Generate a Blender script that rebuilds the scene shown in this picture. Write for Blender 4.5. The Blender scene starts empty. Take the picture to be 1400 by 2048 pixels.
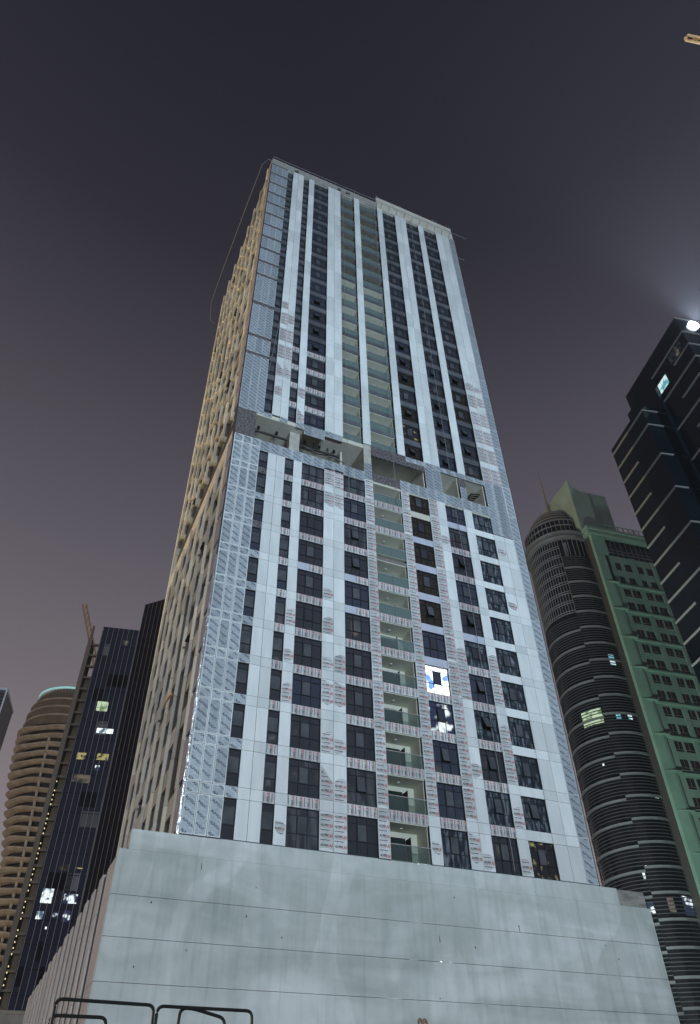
import bpy, bmesh, math, random
from mathutils import Vector, Matrix
R = math.radians
random.seed(11)
SC = bpy.context.scene
COL = SC.collection

# ------------------------------------------------------------------ camera
cam_d = bpy.data.cameras.new('camera'); cam = bpy.data.objects.new('camera', cam_d); COL.objects.link(cam)
YAW, PIT, ROL, FPX = 0.424028, 0.735016, 0.018669, 1441.35
CAM = Vector((-9.3, -48.0, 1.6))
fw = Vector((math.sin(YAW)*math.cos(PIT), math.cos(YAW)*math.cos(PIT), math.sin(PIT)))
rt = fw.cross(Vector((0, 0, 1))).normalized(); dn = fw.cross(rt)
r2 = math.cos(ROL)*rt + math.sin(ROL)*dn; d2 = -math.sin(ROL)*rt + math.cos(ROL)*dn
cam.matrix_world = Matrix(((r2.x, -d2.x, -fw.x, CAM.x), (r2.y, -d2.y, -fw.y, CAM.y), (r2.z, -d2.z, -fw.z, CAM.z), (0, 0, 0, 1)))
cam_d.sensor_fit = 'HORIZONTAL'; cam_d.sensor_width = 36.0; cam_d.lens = 36.0*FPX/1400.0
cam_d.clip_start = 0.1; cam_d.clip_end = 6000
SC.camera = cam

# ------------------------------------------------------------------ night sky over a lit city
w = bpy.data.worlds.new('World'); SC.world = w; w.use_nodes = True
nt = w.node_tree; nt.nodes.clear()
tc = nt.nodes.new('ShaderNodeTexCoord'); sp = nt.nodes.new('ShaderNodeSeparateXYZ')
rp = nt.nodes.new('ShaderNodeValToRGB'); bg = nt.nodes.new('ShaderNodeBackground'); wo = nt.nodes.new('ShaderNodeOutputWorld')
nt.links.new(tc.outputs['Generated'], sp.inputs[0]); nt.links.new(sp.outputs['Z'], rp.inputs[0])
nt.links.new(rp.outputs[0], bg.inputs[0]); nt.links.new(bg.outputs[0], wo.inputs[0])
stops = [(0.0, (.265, .228, .240)), (.26, (.262, .224, .236)), (.47, (.160, .142, .160)), (.62, (.100, .091, .114)),
         (.78, (.049, .045, .060)), (.875, (.0225, .0215, .031)), (1.0, (.0080, .0080, .0145))]
el = rp.color_ramp.elements
el[0].position, el[0].color = stops[0][0], (*stops[0][1], 1)
el[1].position, el[1].color = stops[-1][0], (*stops[-1][1], 1)
for p, c in stops[1:-1]:
    e = el.new(p); e.color = (*c, 1)
bg.inputs[1].default_value = 1.0

# faint moonlight
sun_d = bpy.data.lights.new('moonlight', 'SUN'); sun_d.energy = 0.05; sun_d.angle = R(0.5); sun_d.color = (.8, .9, 1)
sun = bpy.data.objects.new('moonlight', sun_d); COL.objects.link(sun)
sun.rotation_euler = (R(50), 0, R(-20)); sun.location = (0, -100, 200)

SC.view_settings.view_transform = 'Standard'; SC.view_settings.look = 'None'
SC.view_settings.exposure = 0.0; SC.view_settings.gamma = 1.0
try: SC.view_settings.use_curve_mapping = False
except Exception: pass
SC.render.engine = 'CYCLES'
SC.cycles.use_denoising = True
SC.cycles.max_bounces = 6; SC.cycles.transparent_max_bounces = 12
SC.cycles.sample_clamp_indirect = 4.0

# ------------------------------------------------------------------ materials
MATS = {}
def mat(name, col, rough=.5, metal=0.0, col2=None, scale=3.0, stretch=(1, 1, 1), bump=0.0, bscale=8.0, emit=None, estr=0, spec=.5, detail=4.0, lo=.35, hi=.65, vary=0.0):
    m = bpy.data.materials.new(name); m.use_nodes = True; n = m.node_tree; b = n.nodes['Principled BSDF']
    b.inputs['Base Color'].default_value = (*col, 1); b.inputs['Roughness'].default_value = rough; b.inputs['Metallic'].default_value = metal
    b.inputs['Specular IOR Level'].default_value = spec
    if col2 or bump:
        t = n.nodes.new('ShaderNodeTexCoord'); mp = n.nodes.new('ShaderNodeMapping'); mp.inputs['Scale'].default_value = stretch
        gm = n.nodes.new('ShaderNodeNewGeometry')
        n.links.new(gm.outputs['Position'], mp.inputs[0])
    if col2:
        no = n.nodes.new('ShaderNodeTexNoise'); no.inputs['Scale'].default_value = scale; no.inputs['Detail'].default_value = detail
        cr = n.nodes.new('ShaderNodeValToRGB'); cr.color_ramp.elements[0].color = (*col, 1); cr.color_ramp.elements[1].color = (*col2, 1)
        cr.color_ramp.elements[0].position = lo; cr.color_ramp.elements[1].position = hi
        n.links.new(mp.outputs[0], no.inputs[0]); n.links.new(no.outputs[0], cr.inputs[0]); n.links.new(cr.outputs[0], b.inputs['Base Color'])
    if vary:
        oi = n.nodes.new('ShaderNodeObjectInfo'); mr = n.nodes.new('ShaderNodeMapRange'); mr.inputs['To Min'].default_value = 1-vary; mr.inputs['To Max'].default_value = 1+vary*.35
        hv = n.nodes.new('ShaderNodeHueSaturation'); n.links.new(oi.outputs['Random'], mr.inputs['Value']); n.links.new(mr.outputs[0], hv.inputs['Value'])
        n.links.new(cr.outputs[0], hv.inputs['Color']); n.links.new(hv.outputs[0], b.inputs['Base Color'])
    if bump:
        nb = n.nodes.new('ShaderNodeTexNoise'); nb.inputs['Scale'].default_value = bscale; nb.inputs['Detail'].default_value = 3
        bp = n.nodes.new('ShaderNodeBump'); bp.inputs['Strength'].default_value = bump; bp.inputs['Distance'].default_value = .05
        n.links.new(mp.outputs[0], nb.inputs[0]); n.links.new(nb.outputs[0], bp.inputs['Height']); n.links.new(bp.outputs[0], b.inputs['Normal'])
    if emit:
        b.inputs['Emission Color'].default_value = (*emit, 1); b.inputs['Emission Strength'].default_value = estr
    MATS[name] = m
    return m

mat('panel_white', (.76, .80, .82), .38, col2=(.66, .71, .74), scale=.9, stretch=(1.5, 1, .35), vary=.16)
mat('panel_lilac', (.52, .55, .66), .35, col2=(.44, .47, .58), scale=.8)
mat('film_silver', (.52, .54, .57), .42, .1, col2=(.68, .69, .71), scale=2.2, bump=.35, bscale=5, vary=.2)
mat('film_blue', (.36, .42, .48), .38, .2, col2=(.50, .56, .62), scale=2.5, bump=.35, bscale=5, vary=.2)
mat('foil_dark', (.18, .18, .20), .3, .8, col2=(.55, .55, .58), scale=5, bump=.9, bscale=7)
mat('foil_bright', (.75, .77, .80), .18, .9, bump=1.0, bscale=9)
mat('ink_black', (.02, .022, .03), .5)
mat('ink_navy', (.045, .065, .105), .5)
mat('ink_red', (.46, .07, .07), .5)
mat('ink_blue', (.22, .28, .35), .5)
mat('backing', (.035, .036, .038), .8)
mat('aluminium', (.025, .026, .03), .4, .5)
mat('spandrel_grey', (.135, .15, .18), .35, .35, col2=(.19, .205, .235), scale=.7, stretch=(1, 1, .3), vary=.3)
mat('concrete', (.34, .34, .32), .85, col2=(.47, .46, .42), scale=1.3, bump=.3, bscale=10)
mat('concrete_pale', (.50, .49, .43), .85, col2=(.60, .58, .51), scale=.7, bump=.2)
mat('concrete_block', (.27, .27, .26), .9, col2=(.36, .35, .33), scale=2.5, bump=.4, bscale=14)
mat('plaster', (.50, .51, .44), .8, col2=(.58, .58, .50), scale=.8)
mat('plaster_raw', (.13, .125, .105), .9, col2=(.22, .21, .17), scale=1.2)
mat('ceiling', (.55, .56, .48), .8, col2=(.62, .62, .54), scale=.6)
mat('door_glass', (.018, .028, .028), .08)
mat('glass_dark', (.036, .039, .052), .05, bump=.06, bscale=1.2, spec=.7)
mat('glass_navy', (.036, .046, .072), .06, bump=.1, bscale=.9, spec=.8)
mat('glass_brown', (.022, .020, .018), .10, col2=(.065, .053, .036), scale=2.2, stretch=(2.5, 1, 1.2), bump=.15, bscale=2, lo=.5, hi=.8)
mat('glass_film', (.022, .03, .045), .12, col2=(.30, .36, .42), scale=1.5, stretch=(2.6, 1, .8), bump=.3, bscale=2.5, lo=.46, hi=.9)
mat('glass_haze', (.03, .033, .045), .15, col2=(.12, .128, .15), scale=.9, stretch=(2.0, 1, .5), bump=.15, bscale=1.5, spec=.7, lo=.4, hi=.8)
mat('sash_glass', (.05, .06, .075), .12, col2=(.09, .10, .12), scale=.8, spec=.8)
mat('steel', (.62, .64, .64), .3, .7)
mat('dark_metal', (.03, .03, .03), .5, .5)
mat('pipe_black', (.012, .012, .012), .5)
mat('cable', (.20, .21, .22), .6)
def render_mat():
    m = mat('render_white', (.5, .56, .57), .8); n = m.node_tree; b = n.nodes['Principled BSDF']; g = n.nodes.new('ShaderNodeNewGeometry')
    def noise(scale, st, detail, dist=0.0):
        mp = n.nodes.new('ShaderNodeMapping'); mp.inputs['Scale'].default_value = st; no = n.nodes.new('ShaderNodeTexNoise')
        no.inputs['Scale'].default_value = scale; no.inputs['Detail'].default_value = detail; no.inputs['Distortion'].default_value = dist
        n.links.new(g.outputs['Position'], mp.inputs[0]); n.links.new(mp.outputs[0], no.inputs[0]); return no.outputs[0]
    def ramp(src, a, b_, p0, p1):
        c = n.nodes.new('ShaderNodeValToRGB'); c.color_ramp.elements[0].color = (*a, 1); c.color_ramp.elements[1].color = (*b_, 1)
        c.color_ramp.elements[0].position = p0; c.color_ramp.elements[1].position = p1; n.links.new(src, c.inputs[0]); return c.outputs[0]
    def mul(x, y):
        k = n.nodes.new('ShaderNodeMix'); k.data_type = 'RGBA'; k.blend_type = 'MULTIPLY'; k.inputs[0].default_value = 1
        n.links.new(x, k.inputs[6]); n.links.new(y, k.inputs[7]); return k.outputs[2]
    mp = n.nodes.new('ShaderNodeMapping'); mp.inputs['Rotation'].default_value = (0, R(12), 0); mp.inputs['Scale'].default_value = (.35, 1, 1.5)
    no = n.nodes.new('ShaderNodeTexNoise'); no.inputs['Scale'].default_value = .22; no.inputs['Detail'].default_value = 6; no.inputs['Distortion'].default_value = .8
    n.links.new(g.outputs['Position'], mp.inputs[0]); n.links.new(mp.outputs[0], no.inputs[0])
    c = ramp(no.outputs[0], (.475, .52, .515), (.63, .67, .685), .38, .60)                      # trowelled swathes
    c = mul(c, ramp(noise(1.0, (.9, 1, .10), 5), (.86, .88, .88), (1, 1, 1), .30, .52))      # rain streaks
    c = mul(c, ramp(noise(.9, (1, 1, 1), 8, .5), (.90, .92, .91), (1.03, 1.02, 1.02), .32, .62))  # mottling
    c = mul(c, ramp(noise(1.7, (1.2, 1, .07), 4, .3), (.86, .875, .865), (1, 1, 1), .30, .46))
    c = mul(c, ramp(noise(.16, (1, 1, .6), 3, 1.5), (.90, .915, .905), (1.05, 1.045, 1.045), .46, .52))     # a few dark runs
    n.links.new(c, b.inputs['Base Color'])
    bp = n.nodes.new('ShaderNodeBump'); bp.inputs['Strength'].default_value = .25; bp.inputs['Distance'].default_value = .04
    n.links.new(noise(1.4, (1, 1, 1), 6), bp.inputs['Height']); n.links.new(bp.outputs[0], b.inputs['Normal'])
render_mat()
mat('render_grey', (.17, .17, .16), .9, col2=(.30, .29, .27), scale=1.2, stretch=(1, 1, 3), bump=.4, bscale=5)
mat('pier_pink', (.54, .51, .52), .4, col2=(.42, .395, .40), scale=.5, stretch=(1, 1, .3))
mat('pier_warm', (.74, .71, .63), .5, col2=(.62, .59, .52), scale=.6, stretch=(1, 1, .4), vary=.35)
mat('pier_cool', (.62, .61, .59), .5, col2=(.48, .475, .46), scale=.6, stretch=(1, 1, .4), vary=.35)
mat('groove', (.045, .038, .036), .6)
mat('side_panel', (.36, .345, .31), .6, col2=(.47, .45, .41), scale=.6, vary=.35)
mat('purple_film', (.25, .22, .26), .5, col2=(.31, .28, .31), scale=2)
mat('plank_wood', (.72, .47, .22), .6, col2=(.60, .36, .15), scale=4)
mat('asphalt', (.045, .045, .047), .9, col2=(.06, .06, .06), scale=2)
mat('pavement', (.20, .19, .18), .9, col2=(.26, .25, .23), scale=1.5)
mat('paint_white', (.7, .7, .68), .7)

def glass_clear():
    m = bpy.data.materials.new('balustrade_glass'); m.use_nodes = True; n = m.node_tree; n.nodes.clear()
    o = n.nodes.new('ShaderNodeOutputMaterial'); mx = n.nodes.new('ShaderNodeMixShader'); tr = n.nodes.new('ShaderNodeBsdfTransparent')
    b = n.nodes.new('ShaderNodeBsdfPrincipled'); fr = n.nodes.new('ShaderNodeFresnel'); ad = n.nodes.new('ShaderNodeMath')
    fr.inputs[0].default_value = 1.5; ad.operation = 'ADD'; ad.inputs[1].default_value = .10
    tr.inputs[0].default_value = (.80, .86, .84, 1); b.inputs['Base Color'].default_value = (.22, .26, .27, 1); b.inputs['Roughness'].default_value = .06
    n.links.new(fr.outputs[0], ad.inputs[0]); n.links.new(ad.outputs[0], mx.inputs[0]); n.links.new(tr.outputs[0], mx.inputs[1]); n.links.new(b.outputs[0], mx.inputs[2]); n.links.new(mx.outputs[0], o.inputs[0])
    MATS['balustrade_glass'] = m
glass_clear()

def lit_mat(name, c1, c2, strength, scale=1.2, lo=.42, hi=.55, stretch=(1, 1, 1)):
    """patchy glow in glass: lit rooms, and a painted floodlight reflection on the main tower"""
    m = bpy.data.materials.new(name); m.use_nodes = True; n = m.node_tree; b = n.nodes['Principled BSDF']
    g = n.nodes.new('ShaderNodeNewGeometry'); mp = n.nodes.new('ShaderNodeMapping'); mp.inputs['Scale'].default_value = stretch
    no = n.nodes.new('ShaderNodeTexNoise'); no.inputs['Scale'].default_value = scale; no.inputs['Detail'].default_value = 2
    cr = n.nodes.new('ShaderNodeValToRGB'); cr.color_ramp.elements[0].color = (*c1, 1); cr.color_ramp.elements[1].color = (*c2, 1)
    cr.color_ramp.elements[0].position = lo; cr.color_ramp.elements[1].position = hi
    n.links.new(g.outputs['Position'], mp.inputs[0]); n.links.new(mp.outputs[0], no.inputs[0]); n.links.new(no.outputs[0], cr.inputs[0])
    b.inputs['Base Color'].default_value = (.02, .02, .03, 1); b.inputs['Roughness'].default_value = .1
    n.links.new(cr.outputs[0], b.inputs['Emission Color']); b.inputs['Emission Strength'].default_value = strength
    MATS[name] = m
lit_mat('reflect_cold', (.10, .22, .5), (.97, 1, 1), 2.2, .8, .36, .43)  # floodlight reflection painted as a glow, not a lit room
lit_mat('lit_reflect_half', (.012, .02, .05), (.85, .97, 1), 1.1, .8, .52, .62)  # lit rooms elsewhere; on the main tower a painted reflection
lit_mat('lit_green', (.22, .36, .16), (.75, .95, .62), .7, 1.0)
lit_mat('lit_yellow', (.02, .02, .02), (.62, .55, .22), .6, 1.3, .38, .52)
lit_mat('lit_white', (.05, .10, .16), (.9, 1, 1), 1.3, 1.0, .38, .55)
lit_mat('lit_brown', (.03, .03, .03), (.20, .17, .12), .6, 1.0)
lit_mat('lit_cyan', (.12, .42, .52), (.75, .95, .95), .9, .8)
lit_mat('lit_gold', (.008, .008, .007), (.65, .62, .25), .5, 1.6, .58, .72)

# ------------------------------------------------------------------ helpers
class MB:
    def __init__(s): s.v = []; s.f = []; s.m = []
    def quad(s, pts, mi=0):
        b = len(s.v); s.v += [tuple(p) for p in pts]; s.f.append(tuple(range(b, b+len(pts)))); s.m.append(mi); return s
    def box(s, x0, x1, y0, y1, z0, z1, mi=0):
        b = len(s.v)
        s.v += [(x0, y0, z0), (x1, y0, z0), (x1, y1, z0), (x0, y1, z0), (x0, y0, z1), (x1, y0, z1), (x1, y1, z1), (x0, y1, z1)]
        for q in ((0, 3, 2, 1), (4, 5, 6, 7), (0, 1, 5, 4), (1, 2, 6, 5), (2, 3, 7, 6), (3, 0, 4, 7)):
            s.f.append(tuple(b+i for i in q)); s.m.append(mi)
        return s
    def prism(s, poly, z0, z1, mi=0):
        n = len(poly); b = len(s.v)
        s.v += [(x, y, z0) for x, y in poly] + [(x, y, z1) for x, y in poly]
        s.f.append(tuple(b+i for i in reversed(range(n)))); s.m.append(mi)
        s.f.append(tuple(b+n+i for i in range(n))); s.m.append(mi)
        for i in range(n):
            j = (i+1) % n; s.f.append((b+i, b+j, b+n+j, b+n+i)); s.m.append(mi)
        return s
    def sheet(s, poly, y0, y1, mi=0):
        """an upright slab: outline in x,z, from y0 (front) to y1"""
        n = len(poly); b = len(s.v)
        s.v += [(x, y0, z) for x, z in poly] + [(x, y1, z) for x, z in poly]
        s.f.append(tuple(b+i for i in range(n))); s.m.append(mi)
        s.f.append(tuple(b+n+i for i in reversed(range(n)))); s.m.append(mi)
        for i in range(n):
            j = (i+1) % n; s.f.append((b+j, b+i, b+n+i, b+n+j)); s.m.append(mi)
        return s
    def tube(s, pts, r, n=8, mi=0, closed=False):
        pts = [Vector(p) for p in pts]; rings = []; N = len(pts)
        up = Vector((0, 0, 1))
        for i, p in enumerate(pts):
            if closed: t = pts[(i+1) % N]-pts[i-1]
            else: t = pts[min(i+1, N-1)]-pts[max(i-1, 0)]
            t.normalize()
            a = t.cross(up)
            if a.length < .05: a = t.cross(Vector((1, 0, 0)))
            a.normalize(); c = t.cross(a)
            rr = r[i] if isinstance(r, (list, tuple)) else r
            b = len(s.v); rings.append(b)
            for k in range(n):
                q = 2*math.pi*k/n; s.v.append(tuple(p + a*math.cos(q)*rr + c*math.sin(q)*rr))
        for i in range(N if closed else N-1):
            A, B = rings[i], rings[(i+1) % N]
            for k in range(n):
                l = (k+1) % n; s.f.append((A+k, A+l, B+l, B+k)); s.m.append(mi)
        if not closed:
            s.f.append(tuple(rings[0]+k for k in reversed(range(n)))); s.m.append(mi)
            s.f.append(tuple(rings[-1]+k for k in range(n))); s.m.append(mi)
        return s
    def arc_wall(s, cx, cy, r0, r1, a0, a1, z0, z1, n=24, mi=0):
        """curved bar between radii r0<r1, angles in radians"""
        b = len(s.v)
        for i in range(n+1):
            a = a0+(a1-a0)*i/n; c, d = math.cos(a), math.sin(a)
            s.v += [(cx+r0*c, cy+r0*d, z0), (cx+r1*c, cy+r1*d, z0), (cx+r1*c, cy+r1*d, z1), (cx+r0*c, cy+r0*d, z1)]
        for i in range(n):
            p, q = b+4*i, b+4*i+4
            for k in range(4):
                l = (k+1) % 4; s.f.append((p+k, p+l, q+l, q+k)); s.m.append(mi)
        s.f.append((b, b+3, b+2, b+1)); s.m.append(mi); e = b+4*n; s.f.append((e, e+1, e+2, e+3)); s.m.append(mi)
        return s
    def mesh(s, name, mats):
        me = bpy.data.meshes.new(name); me.from_pydata(s.v, [], s.f)
        for m in mats: me.materials.append(MATS[m])
        me.polygons.foreach_set('material_index', s.m); me.validate(); 
        bm = bmesh.new(); bm.from_mesh(me); bmesh.ops.recalc_face_normals(bm, faces=bm.faces); bm.to_mesh(me); bm.free()
        me.update(); return me
    def build(s, name, mats, parent=None, loc=(0, 0, 0), rz=0):
        if isinstance(mats, str): mats = [mats]
        return place(name, s.mesh(name, mats), parent, loc, rz)

def place(name, me, parent=None, loc=(0, 0, 0), rz=0, rx=0):
    o = bpy.data.objects.new(name, me); COL.objects.link(o); o.location = loc; o.rotation_euler = (rx, 0, rz)
    if parent: o.parent = parent
    return o
def thing(name, label, cat, loc=(0, 0, 0), rz=0, group=None):
    o = bpy.data.objects.new(name, None); COL.objects.link(o); o.location = loc; o.rotation_euler = (0, 0, rz); o.empty_display_size = .5
    return tag(o, label, cat, group)
def tag(o, label, cat, group=None):
    o['label'] = label; o['category'] = cat
    if group: o['group'] = group
    return o
def struct(o): o['kind'] = 'structure'; return o
def stuff(o): o['kind'] = 'stuff'; return o
CACHE = {}
def cached(key, fn):
    if key not in CACHE: CACHE[key] = fn()
    return CACHE[key]
def wrel(x, y, z=0.0): return (x+CAM.x, y+CAM.y, z)

def text_geo(body, size, bold=0.0, shear=0.0):
    cu = bpy.data.curves.new('t', 'FONT'); cu.body = body; cu.size = size; cu.resolution_u = 1; cu.offset = bold; cu.shear = shear
    o = bpy.data.objects.new('t', cu); COL.objects.link(o)
    dg = bpy.context.evaluated_depsgraph_get(); dg.update(); ev = o.evaluated_get(dg); me = ev.to_mesh()
    v = [(p.co.x, p.co.y) for p in me.vertices]; f = [tuple(p.vertices) for p in me.polygons]
    ev.to_mesh_clear(); bpy.data.objects.remove(o); bpy.data.curves.remove(cu)
    return v, f
TXT_ALP = text_geo('ALPOLIC', .235, .011)
TXT_ALU = text_geo('ALUPEX', .21, .010, .2)
TXT_A2 = text_geo('A2', .25, .012, .2)
def put_text(mb, geo, x, z, ang=0, y=-.006, mi=1, sx=1.0):
    c, s = math.cos(ang), math.sin(ang); b = len(mb.v)
    for px, py in geo[0]:
        px *= sx; mb.v.append((x+px*c-py*s, y, z+px*s+py*c))
    for f in geo[1]: mb.f.append(tuple(b+i for i in f)); mb.m.append(mi)
def clip_mesh(me, x0, x1, z0, z1, poly=None):
    bm = bmesh.new(); bm.from_mesh(me)
    planes = [((x0, 0, 0), (-1, 0, 0)), ((x1, 0, 0), (1, 0, 0)), ((0, 0, z0), (0, 0, -1)), ((0, 0, z1), (0, 0, 1))]
    if poly:
        n = len(poly)
        for i in range(n):
            (ax, az), (bx, bz) = poly[i], poly[(i+1) % n]
            planes.append(((ax, 0, az), (bz-az, 0, -(bx-ax))))
    for co, no in planes:
        bmesh.ops.bisect_plane(bm, geom=bm.verts[:]+bm.edges[:]+bm.faces[:], plane_co=co, plane_no=no, clear_outer=True)
    bm.to_mesh(me); bm.free(); return me

# ------------------------------------------------------------------ the ground
g = MB().quad([(-900, -900, 0), (900, -900, 0), (900, 900, 0), (-900, 900, 0)]).build('ground', 'pavement'); struct(g)
g = MB().box(-300, 300, -38, -24, -.2, .004).build('road', 'asphalt'); struct(g)
for y in (-38.3, -23.7):
    k = struct(MB().box(-300, 300, y-.12, y+.12, -.2, .13).build('kerb', 'concrete'))
for i in range(60):
    pass
lm = MB()
for i in range(-20, 20): lm.box(i*8, i*8+3, -31.07, -30.93, 0, .008)
struct(lm.build('lane_marking', 'paint_white'))

# ------------------------------------------------------------------ main tower
H0, DH, NL = 17.35, 3.453, 11            # lower windows
U0, DU, NU = 60.0, 3.38, 18              # upper windows
WH, SH = 2.65, .803
UWH, USH = 2.52, .86
tower = thing('apartment_tower', 'tall unfinished apartment tower with white panel strips, brightly floodlit', 'building', (0, 0, 0))

# -- core walls
def part(name, mats, *boxes):
    mb = MB()
    for b in boxes: mb.box(*b)
    return mb.build(name, mats, tower)
ZL1, ZM0, ZM1 = 54.3, 55.3, 59.55
part('core_wall', 'backing', (.3, 15.06, .30, 27.7, 15.8, ZL1), (18.30, 33.0, .30, 27.7, 15.8, ZL1), (15.06, 18.30, 2.05, 27.7, 15.8, ZL1))
part('core_wall', 'backing', (.3, 11.71, .55, 27.7, 59.9, 119.6), (18.30, 33.0, .55, 27.7, 59.9, 119.6), (11.71, 18.30, 2.3, 27.7, 59.9, 119.6))
part('floor_slab', 'concrete_pale', (.3, 33.0, .12, 27.7, 54.32, 55.3))
part('ceiling_slab', 'concrete_pale', (.3, 33.0, .12, 27.7, 59.32, 59.88))
part('mechanical_floor_wall', 'concrete', (.4, 13.9, 6.5, 27, 55.3, 59.32), (14.2, 33, 3.4, 27, 55.3, 59.32), (14.15, 14.95, .4, 6.5, 55.3, 59.3))
part('roof_slab', 'concrete', (.25, 33.0, .3, 27.7, 119.6, 119.95))

# -- backing behind panel strips (keeps the joints dark and gives windows their reveals)
EL = [(0, 2.70), (3.58, 5.38), (6.27, 7.18), (9.58, 11.71), (14.10, 15.06), (18.30, 19.27), (21.57, 23.64), (25.95, 27.0), (29.37, 33.0)]
for a, b in EL:
    part('backing_strip', 'backing', (a+.01, b-.01, .066, .30, 17.1, 54.2))
for a, b in EL[:]:
    part('backing_strip', 'backing', (a+.01, b-.01, .066, .55 if b < 11 or a > 18 else 2.2, 59.9, 119.75))
stuffv = 0

# -- panels
def panel_mesh(wd, hts, mats=('panel_white',)):
    """hts: list of (z0,z1) boards in one piece"""
    mb = MB()
    for z0, z1 in hts: mb.box(.014, wd-.014, 0, .06, z0, z1)
    return mb.mesh('panel', list(mats))
def film_poly(kind, wd, h):
    e = .035
    L, Rr, B, T = e, wd-e, .03, h-.03
    rnd = random.Random(hash(kind) % 1000 if not isinstance(kind, int) else kind)
    if kind == 0: return [(L, B), (Rr, B), (Rr, T), (L, T)]
    if kind == 1: return [(L, B), (Rr, B), (Rr, h*.52), (wd*.72, h*.60), (wd*.4, h*.80), (L, h*.93)]
    if kind == 2: return [(L, B), (Rr, B), (Rr, h*.62), (wd*.55, h*.64), (wd*.2, h*.58), (L, h*.5)]
    if kind == 3: return [(L, h*.42), (wd*.3, h*.36), (wd*.75, h*.30), (Rr, h*.34), (Rr, T), (L, T)]
    if kind == 4: return [(L, h*.05), (wd*.35, B), (Rr, h*.12), (Rr, h*.40), (wd*.6, h*.46), (L, h*.45)]
    if kind == 5: return [(wd*.30, h*.30), (wd*.8, h*.26), (Rr, h*.52), (wd*.65, h*.58), (wd*.12, h*.60), (wd*.1, h*.42)]
    if kind == 7: return [(L, B), (wd*.6, B), (Rr, h*.10), (Rr, T), (wd*.25, T), (L, h*.90)]
    if kind == 8: return [(L, h*.06), (wd*.5, h*.09), (Rr, h*.04), (Rr, h*.93), (wd*.7, h*.97), (L, h*.94)]
    if kind == 6: return [(L, h*.22), (wd*.5, h*.17), (Rr, h*.25), (Rr, h*.86), (wd*.5, h*.92), (L, T)]
def film_mesh(kind, wd, h):
    poly = film_poly(kind, wd, h)
    base = MB()
    z = .14 - (.21*kind) % .6
    while z < h+.3:
        put_text(base, TXT_ALU, wd*.10, z, 0, -.006, 0, sx=wd*.78/1.05)
        put_text(base, TXT_A2, wd*.70, z-.02, 0, -.006, 1, sx=wd*.9)
        base.box(wd*.14, wd*.92, -.0065, -.0055, z-.065, z-.048, 1)
        base.box(wd*.18, wd*.55, -.0065, -.0055, z-.115, z-.10, 3)
        base.box(wd*.10, wd*.74, -.0065, -.0055, z+.385, z+.44, 2)
        base.box(wd*.25, wd*.31, -.0065, -.0055, z+.275, z+.325, 3); base.box(wd*.55, wd*.63, -.0065, -.0055, z+.285, z+.315, 3)
        z += .665
    me = base.mesh('film_print', ['ink_black', 'ink_red', 'ink_navy', 'ink_blue'])
    clip_mesh(me, .05, wd-.05, .05, h-.05, poly)
    fm = MB().sheet(poly, -.004, -.0005, 4)
    bm = bmesh.new(); bm.from_mesh(me); me2 = fm.mesh('tmp', ['film_silver']*5); bm.from_mesh(me2); bm.to_mesh(me); bm.free()
    me.materials.append(MATS['film_silver']); bpy.data.meshes.remove(me2)
    return me
def span_print(wd, h, x_start=0.0):
    base = MB(); x = .06+x_start
    while x < wd:
        base.box(x, x+.05, -.0065, -.0055, h*.12, h*.92, 2)
        put_text(base, TXT_ALU, x+.40, h*.04-.25, math.pi/2, -.006, 0, .95)
        put_text(base, TXT_A2, x+.42, h*.66, math.pi/2, -.006, 1, 1.0)
        base.box(x+.43, x+.46, -.0065, -.0055, h*.08, h*.86, 1)
        base.box(x+.14, x+.18, -.0065, -.0055, h*.45, h*.53, 3)
        base.box(x+.52, x+.55, -.0065, -.0055, h*.3, h*.38, 3)
        x += .60
    me = base.mesh('film_print', ['ink_black', 'ink_red', 'ink_navy', 'ink_blue'])
    clip_mesh(me, x_start+.03, wd-.03, .03, h-.03)
    fm = MB().sheet([(x_start+.02, .02), (wd-.02, .02), (wd-.02, h-.02), (x_start+.02 + (.25 if x_start else 0), h-.02)], -.004, -.0005, 4)
    bm = bmesh.new(); bm.from_mesh(me); me2 = fm.mesh('tmp', ['film_silver']*5); bm.from_mesh(me2); bm.to_mesh(me); bm.free()
    me.materials.append(MATS['film_silver']); bpy.data.meshes.remove(me2)
    return me
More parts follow.
